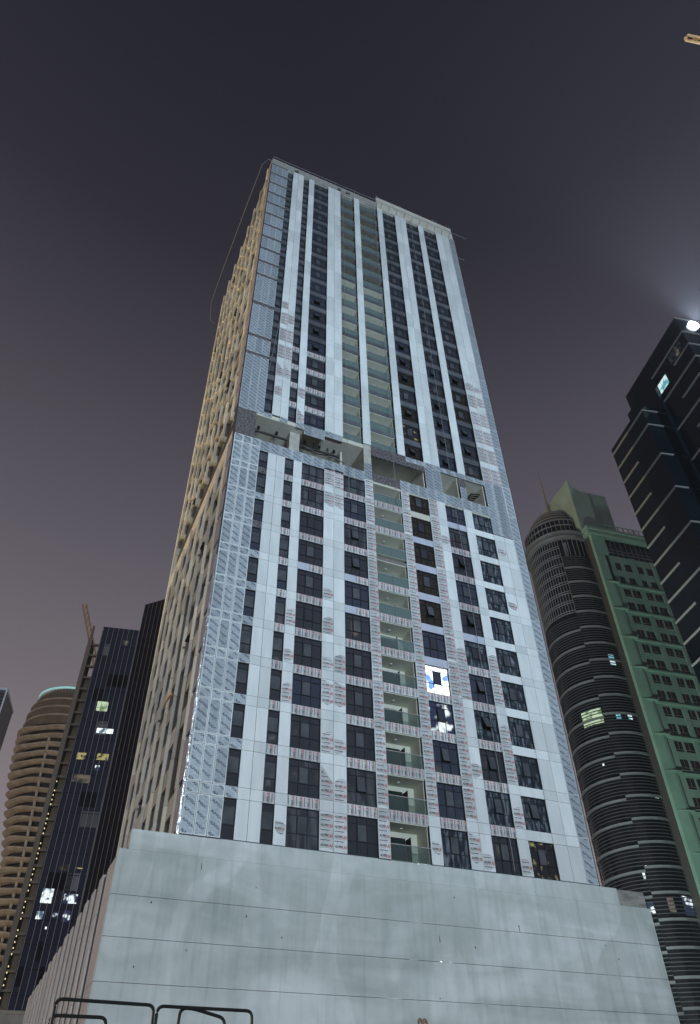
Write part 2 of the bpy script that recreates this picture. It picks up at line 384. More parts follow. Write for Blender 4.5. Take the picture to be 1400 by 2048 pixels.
def foil_mesh(wd, h, ox, seed, inset=.06, step=.70):
    """grey-blue protective foil lettered on the slant, torn a little short of the board's edges"""
    rnd = random.Random(seed); base = MB()
    z = -.5 + ox*.3
    while z < h+.9:
        put_text(base, TXT_ALP, .04+ox, z, R(-33), -.006, 0, 1.0)
        for q in (1, 2):
            zz = z+q*step/3.0
            c, s_ = math.cos(R(-33)), math.sin(R(-33))
            for u in range(5):
                u0, u1 = -.1+u*.26, .08+u*.26
                base.quad([(ox+u0*c, -.006, zz+u0*s_), (ox+u1*c, -.006, zz+u1*s_), (ox+u1*c+.012, -.006, zz+u1*s_+.02), (ox+u0*c+.012, -.006, zz+u0*s_+.02)], 1)
        z += step
    me = base.mesh('foil_print', ['ink_navy', 'ink_blue'])
    def j(): return rnd.uniform(0, .045)
    r = min(.14, h*.2)
    poly = [(inset+r*.7, inset+j()*.3), (wd*.5, inset+j()), (wd-inset-r*.6, inset+j()*.3), (wd-inset-j()*.4, inset+r), (wd-inset-j(), h*.55), (wd-inset-j()*.4, h-inset-r*1.3),
            (wd-inset-r*.7, h-inset-j()*.5), (wd*.45, h-inset-j()), (inset+r*.5, h-inset-j()*.3), (inset+j()*.5, h-inset-r), (inset+j()*.5, h*.4), (inset+j()*.4, inset+r*.8)]
    clip_mesh(me, inset+.02, wd-inset-.02, inset+.02, h-inset-.02)
    fm = MB().sheet(poly, -.004, -.0005, 2)
    bm = bmesh.new(); bm.from_mesh(me); me2 = fm.mesh('tmp', ['film_blue']*3); bm.from_mesh(me2); bm.to_mesh(me); bm.free()
    me.materials.append(MATS['film_blue']); bpy.data.meshes.remove(me2)
    return me

def white_board(x0, x1, z0, h, y=0.0, name='white_panel', m='panel_white'):
    wd = round(x1-x0, 3)
    me = cached((name, wd, round(h, 3), m), lambda: panel_mesh(wd, [(.012, h-.012)], (m,)))
    return place(name, me, tower, (x0, y, z0))
def film_on(p, kind, wd, h):
    me = cached(('film', kind, round(wd, 2), round(h, 2)), lambda: film_mesh(kind, round(wd, 2), h))
    return place('film', me, p)

LZ = [H0+DH*k for k in range(NL)]
# strip columns of the lower tower: (x0, x1, film kind per floor or None)
N = None
REFLECT_K = 4  # floor whose panes carry the painted floodlight reflection
STRIPS = [
    (3.58, 4.48, [N]*11), (4.48, 5.38, [N]*11),
    (6.27, 7.18, [5, N, N, 2, 4, 2, N, N, N, N, N]),
    (9.58, 10.65, [0, 1, 2, 6, 4, 2, 4, N, N, 3, 0]), (10.65, 11.71, [0, 2, 4, 6, 2, N, N, N, N, 3, 0]),
    (14.10, 15.06, [0]*11),
    (18.30, 19.27, [5, 0, 0, 0, 0, 0, 0, 0, 0, 0, 0]),
    (21.57, 22.60, [6, 0, 0, 0, 0, 0, 0, 0, 0, 0, 0]), (22.60, 23.64, [4, N, 4, N, 0, 2, N, N, N, 4, N]),
    (25.95, 27.00, [4, 2, 0, 2, 0, 2, N, N, N, N, N]),
    (29.37, 30.66, [N]*6+[N, 5, N, 5, N]), (30.66, 31.90, [N]*11),
]
for x0, x1, kinds in STRIPS:
    for k, z in enumerate(LZ):
        if x1 < 29 or k < 10:
            p = white_board(x0, x1, z, WH)
            if kinds[k] is not None: film_on(p, kinds[k] if kinds[k] else random.choice([0, 0, 7, 8]), x1-x0, WH)
        if k < NL-1:
            q = white_board(x0, x1, z+WH, SH, name='band_panel')
            if kinds[k] == 0 and kinds[k+1] in (0, 2, 6) and x0 not in (9.58, 10.65): film_on(q, 0, x1-x0, SH)

def foil_board(x0, x1, z0, h, ox, seed, name='foil_panel', inset=.06, step=.70):
    p = white_board(x0, x1, z0, h, name=name)
    wd = round(x1-x0, 2)
    me = cached(('foil', wd, round(h, 2), ox, seed % 3, inset), lambda: foil_mesh(wd, h, ox, seed % 3, inset, step))
    place('foil', me, p)
    return p
for ci, (x0, x1) in enumerate([(0, .91), (.91, 1.78), (1.78, 2.70)]):
    for k, z in enumerate(LZ):
        foil_board(x0, x1, z, WH, (.02, -.22, .05)[ci], k+ci)
        if k < NL-1: foil_board(x0, x1, z+WH, SH, (.02, -.22, .05)[ci], k+ci, 'foil_panel')
    foil_board(x0, x1, LZ[-1]+WH, 55.6-LZ[-1]-WH, .02, ci)
# right hand foil strip
for k, z in enumerate(LZ): foil_board(31.90, 33.0, z, DH, .05, k, 'foil_panel', .02)
# silver ragged edge of the corner
mb = MB(); z = 17.3
while z < 40:
    h = random.uniform(.3, .7); mb.box(-.20, -.02, -.01, .06, z, z+h*.9); z += h
stuff(mb.build('corner_foil', 'foil_bright', tower))
part('corner_channel', 'groove', (-.13, 0.0, .07, .5, 17.1, 119.5))

# -- windows
def window_meshes(wd, h, wide):
    t = .045; tr = .48; sz = 1.22
    xs = [0, wd/3, 2*wd/3, wd] if wide else [0, wd]
    zs = [0, h-tr-sz, h-tr, h]
    fr = MB()
    for x in xs: fr.box(max(x-t/2, 0) if x < wd else wd-t, min(x+t/2, wd) if x > 0 else t, 0, .10, 0, h)
    for z in zs:
        for i in range(len(xs)-1):
            za, zb = (0, t) if z == 0 else ((h-t, h) if z == h else (z-t/2, z+t/2))
            fr.box(xs[i]+(t if i == 0 else t/2), xs[i+1]-(t if i == len(xs)-2 else t/2), 0, .10, za, zb)
    panes = []
    for i in range(len(xs)-1):
        for j in range(3):
            if j == 1 and (i == 1 or not wide): continue
            panes.append((xs[i]+.02, xs[i+1]-.02, zs[j]+.02, zs[j+1]-.02))
    sash = MB(); si = 1 if wide else 0
    sw = xs[si+1]-xs[si]-t
    for b in ((0, .05, -sz, 0), (sw-.05, sw, -sz, 0), (.05, sw-.05, -.05, 0), (.05, sw-.05, -sz, -sz+.05)):
        sash.box(b[0], b[1], -.02, .05, b[2], b[3], 0)
    sash.box(.05, sw-.05, .0, .012, -sz+.05, -.05, 1)
    return fr.mesh('window', ['aluminium']), panes, sash, (xs[si]+t/2, h-tr)
def pane_mesh(p, m):
    return cached(('pane', round(p[1]-p[0], 3), round(p[3]-p[2], 3), m), lambda: MB().box(0, p[1]-p[0], .05, .062, 0, p[3]-p[2]).mesh('pane', [m]))
def add_window(x0, x1, z0, h, y, gm, opening, split, sash_glass='sash_glass'):
    wide = x1-x0 > 1.5; wd = round(x1-x0, 3)
    fr, panes, sash, sp_ = cached(('win', wd, round(h, 3)), lambda: window_meshes(wd, h, wide))
    o = place('window', fr, tower, (x0, y, z0))
    if split:
        for p in panes: place('pane', pane_mesh(p, gm), o, (p[0], 0, p[2]))
    else:
        def gl():
            mb = MB()
            for p in panes: mb.box(p[0], p[1], .05, .062, p[2], p[3])
            return mb.mesh('glazing', [gm])
        place('glazing', cached(('glz', wd, round(h, 3), gm), gl), o)
    sm = cached(('sash', wd, round(h, 3), sash_glass), lambda: sash.mesh('sash', ['aluminium', sash_glass]))
    place('sash', sm, o, (sp_[0], .0, sp_[1]), rx=-R(opening))
    return o
WINS = [(2.70, 3.58), (5.38, 6.27), (7.18, 9.58), (11.71, 14.10), (19.27, 21.57), (23.64, 25.95), (27.0, 29.37)]
OPEN_LOW = {(3, 1): 6, (3, 7): 9, (3, 8): 9, (4, 2): 10, (4, 3): 8, (4, 6): 12, (5, 1): 4, (5, 2): 9, (5, 3): 24, (5, 4): 14, (5, 6): 20, (5, 8): 22, (6, 1): 7, (2, 4): 0}
for ci, (x0, x1) in enumerate(WINS):
    for k, z in enumerate(LZ):
        gm = random.choice(['glass_dark', 'glass_dark', 'glass_navy', 'glass_haze'])
        if ci == 4: gm = random.choice(['glass_navy', 'glass_film']) if k < 6 else 'glass_brown'
        if ci == 5 and k in (1, 3, 5): gm = 'glass_film'
        if ci == 6: gm = 'glass_film' if k != 0 else 'lit_gold'
        sg = 'sash_glass'
        if ci == 4 and k == REFLECT_K: gm = 'reflect_cold'; sg = 'glass_navy'  # reflected floodlight imitated by glowing panes
        if ci == 4 and k == REFLECT_K-1: gm = 'lit_reflect_half'; sg = 'glass_navy'  # weaker part of that reflection, also glowing panes
        if k in (5, 8, 9) and ci in (2, 4, 5, 6): sg = 'glass_dark' if ci != 6 else 'sash_glass'
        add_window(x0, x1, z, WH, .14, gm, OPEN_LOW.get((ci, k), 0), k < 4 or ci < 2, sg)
        if k < NL-1:
            kind = {0: 'foil', 1: 'print', 2: 'print', 3: 'print', 4: 'print' if k < 4 else 'lilac', 5: 'print' if k in (0, 1, 2, 3, 4, 6, 7, 8) else 'lilac', 6: 'white'}[ci]
            if ci == 2 and k == 6: kind = 'half'
            if ci == 3 and k in (6, 5): kind = 'half'
            if ci == 4 and k == 9: kind = 'bare'
            zz = z+WH; wd = round(x1-x0, 2)
            if kind == 'foil':
                if k in (7, 9): white_board(x0, x1, zz, SH, .05, 'spandrel_panel', 'foil_dark')
                else: foil_board(x0, x1, zz, SH, .0, k, 'spandrel_panel', .015)
            elif kind == 'bare': white_board(x0, x1, zz, SH, .05, 'spandrel_panel', 'concrete_pale')
            else:
                p = white_board(x0, x1, zz, SH, .03, 'spandrel_panel', {'lilac': 'panel_lilac', 'half': 'panel_lilac'}.get(kind, 'panel_white'))
                if kind in ('print', 'half'):
                    xs_ = wd*.45 if kind == 'half' else 0
                    place('film', cached(('sp', wd, kind), lambda: span_print(wd, SH, xs_)), p)

# -- lower balconies
def balcony_parts(wd, h, raw):
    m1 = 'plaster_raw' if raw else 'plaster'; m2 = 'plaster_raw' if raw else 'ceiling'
    sh = MB(); t = .05
    sh.box(0, t, .31, 1.95, 0, h, 0); sh.box(wd-t, wd, .31, 1.95, 0, h, 0); sh.box(t, wd-t, 1.88, 1.95, 0, h-.06, 0)
    sh.box(t, wd-t, .10, 1.88, h-.05, h+.02, 1); sh.box(t, wd-t, .10, 1.88, -.03, .03, 0)
    shell = sh.mesh('balcony', [m1, m2])
    d = MB(); dw = min(2.15, wd*.68)
    d.box(.12, dw, 1.86, 1.875, .04, 2.12, 1)
    for x in (.12, dw/2+.06, dw-.06): d.box(x, x+.06, 1.82, 1.855, .04, 2.12, 0)
    d.box(.18, dw, 1.82, 1.855, 2.12, 2.18, 0)
    door = d.mesh('sliding_door', ['aluminium', 'door_glass'])
    gl = MB(); n = 2 if wd > 2.8 else 2
    for i in range(n): gl.box(.03+i*(wd-.06)/n, .03+(i+1)*(wd-.06)/n-.02, .03, .042, -.02, 1.05)
    bal = gl.mesh('balustrade', ['balustrade_glass'])
    hr = MB().box(.02, wd-.02, .0, .07, 1.055, 1.11).mesh('handrail', ['steel'])
    lp = MB().prism([(.12*math.cos(a*.785), .12*math.sin(a*.785)) for a in range(8)], -.05, 0).mesh('ceiling_lamp', ['paint_white'])
    wd_ = MB().box(0, .045, -.75, 0, .04, 2.05, 0).box(.01, .035, -.70, -.05, .12, 1.97, 1).mesh('open_door', ['aluminium', 'door_glass'])
    return shell, door, bal, hr, lp, wd_
def add_balcony(x0, x1, z, h, raw=False, y=0.0, opened=True):
    wd = round(x1-x0, 3)
    s, d, b, hr, lp, od = cached(('balc', wd, round(h, 2), raw), lambda: balcony_parts(wd, h, raw))
    o = place('balcony', s, tower, (x0, y, z))
    place('sliding_door', d, o); place('balustrade', b, o); place('handrail', hr, o)
    place('ceiling_lamp', lp, o, (wd*.45, 1.1, h-.052))
    if opened: place('open_door', od, o, (min(2.15, wd*.68)+.02, 1.80, 0))
for k, z in enumerate(LZ):
    add_balcony(15.06, 18.30, z, WH)
    if k < NL-1:
        if k == 7: white_board(15.06, 18.30, z+WH, .36, .0, 'spandrel_panel', 'foil_bright')
        else:
            p = white_board(15.06, 18.30, z+WH, SH, .0, 'spandrel_panel'); place('film', cached(('sp', 3.24, 'b'), lambda: span_print(3.24, SH)), p)
part('sill_foil', 'foil_bright', (15.1, 18.2, -.05, .1, 17.12, 17.30))
part('sill_strip', 'film_blue', (2.7, 14.0, -.04, .1, 17.10, 17.30), (18.4, 32.9, -.04, .1, 17.10, 17.30))

# -- upper tower
UZ = [U0+DU*k for k in range(NU)]
USTR = [(3.58, 4.48), (4.48, 5.38), (6.27, 7.18), (9.58, 10.65), (10.65, 11.71), (14.10, 15.06), (18.30, 19.27), (21.57, 22.60), (22.60, 23.64), (25.95, 27.0), (29.37, 30.66), (30.66, 31.90)]
UF = {3.58: {1: 2, 2: 1, 3: 0, 4: 0, 5: 0, 6: 2}, 4.48: {2: 1, 3: 0, 4: 0, 5: 6}, 6.27: {0: 1, 1: 3}, 29.37: {0: 0, 1: 0, 2: 0, 3: 0, 4: 0, 5: 2}, 30.66: {0: 0, 1: 0, 2: 0, 3: 0, 4: 6, 5: 4}}
for x0, x1 in USTR:
    wd = round(x1-x0, 3)
    for k, z in enumerate(UZ):
        h = DU if k < NU-1 else 119.75-z
        me = cached(('ust', wd, round(h, 2)), lambda: panel_mesh(wd, [(.012, UWH-.008), (UWH+.012, h-.012)] if h > 3 else [(.012, h-.012)]))
        p = place('tall_panel', me, tower, (x0, 0, z))
        kd = UF.get(x0, {}).get(k)
        if kd is not None: film_on(p, kd, wd, UWH)
for k, z in enumerate(UZ): 
    foil_board(31.90, 33.0, z, DU if k < NU-1 else 119.75-z, .05, k, 'foil_panel', .02)
# corner foil boards of the upper tower
rows = [(59.6, 69.0), (69.55, 72.4), (73.0, 79.1), (79.8, 85.7)] + [(86.3+3.36*i, 86.3+3.36*i+2.75) for i in range(10)]
for i, (a, b) in enumerate(rows):
    for ci, (x0, x1) in enumerate([(0, .91), (.91, 1.78), (1.78, 2.70)]): foil_board(x0, x1, a, b-a, .02, i+ci, 'foil_panel', .018, .55)
    if i: 
        part('foil_flashing', 'foil_dark', (.02, 2.6, .02, .06, rows[i-1][1]+.03, a-.03))
UW = [WINS[0], WINS[1], WINS[2], WINS[4], WINS[5], WINS[6]]
OPEN_UP = {(2, 7): 20, (2, 6): 22, (2, 5): 22, (2, 4): 20, (3, 0): 26, (3, 2): 22, (3, 4): 24, (3, 5): 24, (3, 6): 22, (4, 0): 24, (4, 1): 24, (4, 2): 22, (4, 3): 24, (5, 1): 18, (5, 5): 24, (4, 5): 14, (5, 2): 16}
for ci, (x0, x1) in enumerate(UW):
    for k, z in enumerate(UZ):
        gm = random.choice(['glass_dark', 'glass_dark', 'glass_navy'])
        if (ci, k) in ((3, 0), (3, 2), (3, 4), (5, 3), (5, 4)): gm = 'glass_brown'
        if (ci, k) == (3, 1): gm = 'lit_gold'
        h = UWH if k < NU-1 else 119.7-z
        add_window(x0, x1, z, h, .40, gm, OPEN_UP.get((ci, k), 0), ci < 2)
        if k < NU-1:
            pr = (ci in (1, 2) and k < 4)
            p = place('spandrel_panel', cached(('usp', round(x1-x0, 2), pr), lambda: MB().box(.0, x1-x0, 0, .30, .02, USH-.02).mesh('spandrel_panel', ['panel_white' if pr else 'spandrel_grey'])), tower, (x0, .23, z+UWH))
            if pr: place('film', cached(('spu', round(x1-x0, 2)), lambda: span_print(round(x1-x0, 2), USH)), p)
for (x0, x1) in ((11.71, 14.10), (15.06, 18.30)):
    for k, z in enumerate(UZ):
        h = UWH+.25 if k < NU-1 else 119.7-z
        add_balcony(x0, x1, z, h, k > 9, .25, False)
        if k < NU-1: place('spandrel_panel', cached(('ubs', round(x1-x0, 2)), lambda: MB().box(.0, x1-x0, 0, 1.9, .27, USH).mesh('spandrel_panel', ['spandrel_grey'])), tower, (x0, .25, z+UWH))

# -- mechanical floor front
def foil_row(x0, x1, z0, h, n, seed):
    d = (x1-x0)/n
    for i in range(n): foil_board(round(x0+i*d, 3), round(x0+(i+1)*d, 3), z0, h, .0, seed+i, 'foil_panel', .012, .5)
foil_row(2.70, 14.10, 54.15, 1.40, 10, 0)
foil_row(18.3, 29.37, 54.45, 1.45, 10, 1)
foil_row(19.27, 29.37, 59.25, .72, 8, 2)
foil_row(21.57, 23.60, 55.92, 3.30, 2, 0)
foil_row(25.95, 26.75, 55.92, 1.9, 1, 0)
foil_row(29.37, 31.90, 52.0, 7.95, 2, 1)
foil_board(31.90, 33.0, LZ[-1]+DH, 60-LZ[-1]-DH, .05, 0)
for a, b, c in ((2.75, 3.62, 59.45), (4.5, 5.4, 59.35), (6.3, 7.2, 59.2), (7.25, 9.6, 58.5), (9.65, 11.7, 59.15)): foil_row(a, b, c, 59.98-c, 1, 1)
foil_row(14.12, 15.0, 54.6, 2.4, 1, 0)
part('silver_wrap', 'foil_dark', (.0, 2.0, .0, .4, 55.65, 59.5))
part('silver_wrap', 'foil_dark', (15.05, 21.5, .02, .3, 58.45, 59.22), (15.05, 19.25, .02, .2, 59.26, 59.95))
part('silver_wrap', 'foil_dark', (15.05, 18.28, .02, .3, 54.6, 55.75))
part('silver_wrap', 'foil_dark', (25.97, 26.75, .0, .3, 57.85, 59.22))
part('concrete_pier', 'concrete', (14.12, 14.98, .03, .38, 57.05, 59.9))
part('concrete_column', 'concrete', (6.0, 7.1, 1.0, 2.0, 55.3, 59.32))
for a in (21.45, 23.65, 25.8, 26.8, 29.26): part('opening_wall', 'plaster', (a, a+.1, .31, 3.4, 55.9, 59.3))
part('opening_door', 'glass_navy', (15.2, 21.3, 2.9, 3.38, 55.35, 57.1))
part('stair_wall', 'concrete_pale', (12.0, 12.25, 1.6, 6.4, 55.3, 59.3))
pp = MB().tube([(1.8, 1.5, 58.45), (5.9, 1.5, 58.45)], .13)
for x in (2.7, 4.7): pp.tube([(x, 1.5, 58.45), (x, 1.5, 59.3)], .07).tube([(x, 1.5, 58.95), (x, 1.5, 59.15)], .15)
pp.build('drain_pipe', 'pipe_black', tower)
pp = MB().tube([(7.2, 1.6, 58.35), (11.9, 1.6, 58.35)], .13)
for x in (7.9, 8.9, 9.6, 10.6, 11.3): pp.tube([(x, 1.6, 58.35), (x, 1.6, 59.3)], .05)
for x in (7.9, 9.6, 11.3): pp.tube([(x, 1.6, 58.9), (x, 1.6, 59.15)], .16)
pp.build('drain_pipe', 'pipe_black', tower)
MB().tube([(7.6, .9, 57.6), (9.2, .8, 57.0), (10.4, .9, 57.3), (12.2, .8, 56.8)], .07, 5).build('loose_pipe', 'pipe_black', tower)
for a, b_, c, d_, e_, m in ((2.6, 3.9, 1.2, 2.0, .7, 'plank_wood'), (4.3, 5.2, 1.5, 2.4, .5, 'concrete_block'), (7.6, 9.2, 1.0, 1.7, .45, 'panel_lilac'), (9.8, 10.6, 1.2, 2.2, .8, 'concrete_block'), (16.2, 17.4, .6, 1.2, .5, 'plank_wood'), (19.4, 20.8, .7, 1.3, .6, 'concrete_block')):
    part('material_stack', m, (a, b_, c, d_, 55.32, 55.32+e_))
for x in (2.5, 3.9, 5.3, 7.8, 8.8, 9.9, 10.9, 13.2): MB().tube([(x, 3.4, 55.3), (x+.05, 3.4, 59.3)], .05, 5).build('floor_prop', 'dark_metal', tower)
MB().tube([(7.4, 1.5, 57.4), (8.6, 1.3, 56.7), (9.8, 1.6, 57.3), (11.2, 1.3, 56.6), (12.4, 1.6, 57.2)], .05, 5).build('loose_cable', 'pipe_black', tower)
part('cable_tray', 'dark_metal', (7.2, 12.0, 3.6, 4.3, 58.5, 58.62))
for j in range(4):
    y = .9+j*.45
    MB().tube([(27.0, y, 56.1), (27.6, y, 57.5), (28.0, y, 58.2+.1*j), (29.2, y, 58.5+.1*j)], .09).build('duct_pipe', 'pipe_black', tower)

# -- roof edge
mb = MB(); x = 0.0
while x < 18.2:
    ww = random.uniform(.55, 1.1)
    if not (3.0 < x < 3.9 or 5.6 < x < 6.3 or random.random() < .16): part('parapet_block', 'concrete_block', (x, min(x+ww-.03, 18.2), .0, .3, 120.01, 121.19))
    x += ww
mb = MB().box(0, 18.2, .05, .35, 119.78, 120.0).box(0, 18.2, .02, .3, 121.2, 121.42)
mb.build('parapet', 'concrete', tower)
mb = MB().box(18.35, 32.9, .05, .4, 119.78, 121.7).box(18.35, 32.9, .12, .5, 121.85, 123.9)
mb.build('raised_parapet', 'concrete_pale', tower)
mb = MB().tube([(0, -.2, 121.6), (18.4, -.2, 121.75), (35.6, -.2, 121.8)], .04, 5)
for i in range(22):
    x = random.uniform(1, 32.8); zt = 124.0 if x > 18.4 else 121.4
    mb.tube([(x, .2, zt-.4), (x+random.uniform(-.1, .1), .2, zt+random.uniform(.4, 1.2))], .035, 4)
for i in range(10):
    x = 19+i*1.45; mb.tube([(x, -.04, 119.9), (x+.35, -.04, 121.9)], .035, 4)
stuff(mb.build('scaffold_tubes', 'cable', tower))
part('roof_outrigger', 'steel', (33.0, 35.2, 1.0, 1.12, 116.2, 116.3))
for k in range(8, 29):
    z = (LZ+UZ)[k] if k < 29 else 0
    part('slab_lip', 'concrete_pale', (33.02, 33.32+.12*(k % 2), .4, 1.2, z-.5, z-.12))
for k in range(8):
    part('slab_lip', 'concrete_pale', (33.02, 33.30, .4, 1.2, LZ[k]-.45, LZ[k]-.12))
part('edge_trim', 'dark_metal', (33.02, 33.16, .10, .9, 17.2, 119.4))

# -- left side of the tower
ys = [1.7, 5.2, 8.7, 12.2, 15.9, 19.6, 23.2, 26.7]
sidez = [(z, DH, WH) for z in LZ] + [(z, DU, UWH) for z in UZ]
part('side_core', 'glass_dark', (.22, .30, .32, 27.6, 17, 54.3), (.22, .30, .56, 27.6, 59.9, 119.5))
part('side_beam', 'pier_warm', (-.10, .29, .5, 27.6, 54.5, 56.6))
part('side_core', 'groove', (.20, .29, .5, 27.6, 56.62, 59.88))
rs = random.Random(5)
def side_meshes(h, key):
    return cached(('pier', round(h, 2), key), lambda: MB().box(-.30, .2, 0, .42, .0, h-.02).mesh('side_pier', [key]))
for fi, (z, dh, wh) in enumerate(sidez):
    for i, y in enumerate(ys):
        up = fi >= NL
        jit = rs.uniform(-.35, .35) if up else rs.uniform(-.05, .05)
        dz = rs.uniform(-.8, .5) if up else 0
        key = 'pier_warm' if (up and i > 2) or i % 3 == 0 else rs.choice(['pier_warm', 'pier_cool'])
        place('side_pier', side_meshes(dh, key), tower, (rs.uniform(-.03, .03), y+jit, z+dz if fi not in (0,) else z))
        # spandrel board between the piers and the dark window band above it
        if i < 7:
            wdt = ys[i+1]-y-.7
            if rs.random() < .9:
                place('side_spandrel', cached(('ssp', round(wdt, 2), round(dh, 2), rs.choice([0, 1])), lambda: MB().box(-.05, .2, 0, wdt, 0, dh*.42).mesh('side_spandrel', ['side_panel'])), tower, (0, y+.65, z+wh*.82+rs.uniform(-.2, .2)))
for fi, (z, dh, wh) in enumerate(sidez): part('corner_cladding', 'purple_film', (-.16, .2, .12, 1.62, z+.25, z+dh-.22))
mb = MB()
for fi in range(2, 27, 3):
    z = sidez[fi][0]; i = rs.randrange(1, 7); y = ys[i]+.8
    mb.box(-.42, -.06, y, y+1.2, z+.9, z+.96)
mb.build('side_awning', 'dark_metal', tower)
part('end_pier', 'pier_warm', (-.28, .28, 27.25, 27.75, 16, 119.6))
pl = MB().box(-.95, -.8, 0, 3.2, -.08, .08); 
o = pl.build('side_plank', 'plank_wood', tower, (0.28, 8.6, 31.2)); o.rotation_euler = (R(8), 0, 0)

# ------------------------------------------------------------------ podium
pod = thing('podium_block', 'wide pale cement podium wall with thin horizontal joints under the tower', 'building', (0, 0, 0))
def pbox(name, m, *b): 
    mb = MB()
    for q in b: mb.box(*q)
    return mb.build(name, m, pod)
pbox('core_wall', 'groove', (-3.3, 36.9, -.30, 53, 0, 15.78))
zj = [0, 2.6, 4.75, 6.92, 9.10, 11.26, 13.42, 15.94]
for i in range(7): pbox('wall_panel', 'render_white', (-3.57, 37.0, -.50, -.301, zj[i]+.012, zj[i+1]-.012))
mb = MB()
for i in range(1, 7):
    for q in range(3):
        x = random.uniform(10, 33); mb.box(x, x+random.uniform(.2, 1.3), -.496, -.31, zj[i]-.012, zj[i]+.012)
mb.build('joint_strip', 'foil_bright', pod)
pbox('parapet', 'render_white', (-2.97, 34.2, -.42, -.05, 15.96, 17.14))
pbox('parapet_end', 'render_grey', (34.2, 36.85, -.38, -.05, 15.96, 17.08))
pbox('roof_deck', 'concrete', (-3.2, 36.9, .32, 53, 15.80, 15.95))
# pin holes and tie stubs in the wall
mb = MB()
for i in range(15):
    x, z = random.uniform(-2, 35), random.uniform(7.2, 16.6); r_ = random.uniform(.02, .04); yy = -.42 if z > 15.97 else -.50
    mb.box(x-r_, x+r_, yy-.012, yy, z-r_*1.6, z+r_*1.6)
    if i % 4 == 0: mb.box(x-.012, x+.03, yy-.012, yy, z-.35, z-.07)
stuff(mb.build('tie_stubs', 'dark_metal', pod))
# left side of the podium: upright pale boards and dark grooves
y = -.28; i = 0
widths = [2.9, 1.5, 1.5, 1.5, 1.8, 1.4, 1.9, 1.5, 2.2, 1.5, 2.0, 1.6, 2.2, 1.7, 2.3, 1.8, 2.4, 1.8]
while y < 52 and i < len(widths):
    wdt = widths[i]; zt = 15.7 + random.uniform(-.25, .15)
    zz = 0
    for q in (4.75, 9.1, 13.42, zt):
        pbox('side_board', 'pier_pink', (-3.60, -3.305, y, y+wdt, zz+.012, q-.012)); zz = q
    y += wdt+random.uniform(1.7, 2.2); i += 1
pbox('side_rail', 'dark_metal', (-3.42, -3.36, .3, 40, 15.72, 15.86))

# ------------------------------------------------------------------ access ropes on the tower
def rope(label, pts, r=.03):
    o = MB().tube(pts, r, 5).build('access_rope', 'cable'); tag(o, label, 'rope', 'ropes hanging down the tower')
rope('thin grey rope hanging down the left balcony column of the tower', [(12.0, -.25, 119.6), (12.05, -.28, 90), (12.1, -.3, 62), (12.2, -.3, 51)])
rope('thin pale rope hanging from the roof beside the wide balcony column', [(17.6, -.22, 120), (17.7, -.25, 85), (17.5, -.3, 60), (17.6, -.3, 52)])
rope('thin rope hanging past the windows right of the tower middle', [(24.4, -.22, 119.8), (24.6, -.25, 80), (24.7, -.3, 58), (25.0, -.3, 30), (25.1, -.3, 17.5)])
rope('short slanting rope near the foil boards on the upper left', [(3.5, -.2, 77), (3.1, -.25, 72), (2.75, -.25, 66.5)])
rope('long rope looped out over the roof corner, left of the tower', [(.5, .3, 121.5), (-.6, .8, 122.2), (-1.3, 1.6, 121.3), (-1.7, 8, 119.5), (-2.2, 20, 118), (-2.4, 26, 116.5), (-1.8, 28.2, 114.5), (-1.0, 28.4, 114)], .032)

# ------------------------------------------------------------------ rounded left tower (beige balconies)
def polar(d, az, z=0): return wrel(d*math.sin(R(az)), d*math.cos(R(az)), z)
RC = polar(330, 1.35)
rtw = thing('round_balcony_tower', 'distant round beige tower with curved balcony bands and a cyan lit rim', 'building', RC)
mat('beige', (.60, .53, .45), .6, col2=(.42, .36, .30), scale=.35)
mat('beige_dark', (.17, .135, .095), .6, col2=(.22, .175, .125), scale=.3)
mat('far_glass', (.02, .018, .016), .15)
prof = [(20, 9.0), (60, 9.6), (90, 11.2), (96.5, 12.6), (107, 14.4), (122, 17.0), (133, 18.0), (142, 18.9), (149, 18.8), (155, 17.6), (160, 15.5), (165, 12.6)]
def rad(z):
    for (a, ra), (b, rb) in zip(prof, prof[1:]):
        if a <= z <= b: return ra+(rb-ra)*(z-a)/(b-a)
    return prof[-1][1]
def loft(rings, n=48, mi=0):
    mb = MB(); ids = []
    for z, r_ in rings:
        b = len(mb.v); ids.append(b)
        for k in range(n): mb.v.append((r_*math.cos(2*math.pi*k/n), r_*math.sin(2*math.pi*k/n), z))
    for A, B in zip(ids, ids[1:]):
        for k in range(n): l = (k+1) % n; mb.f.append((A+k, A+l, B+l, B+k)); mb.m.append(mi)
    mb.f.append(tuple(ids[0]+k for k in reversed(range(n)))); mb.m.append(mi); mb.f.append(tuple(ids[-1]+k for k in range(n))); mb.m.append(mi)
    return mb
loft([(z, rad(z)-2.2) for z in (20, 60, 90, 107, 122, 133, 142)]).build('glass_drum', 'far_glass', rtw)
loft([(142.3, rad(142.3)-.9), (149, rad(149)-.8), (155, rad(155)-.7), (159, rad(159)-.8)]).build('crown_wall', 'beige_dark', rtw)
for z in (146, 150, 154): loft([(z, rad(z)-.5), (z+.4, rad(z)-.3), (z+.8, rad(z)-.6)]).build('crown_band', 'beige', rtw)
fz = 24.0; fi = 0
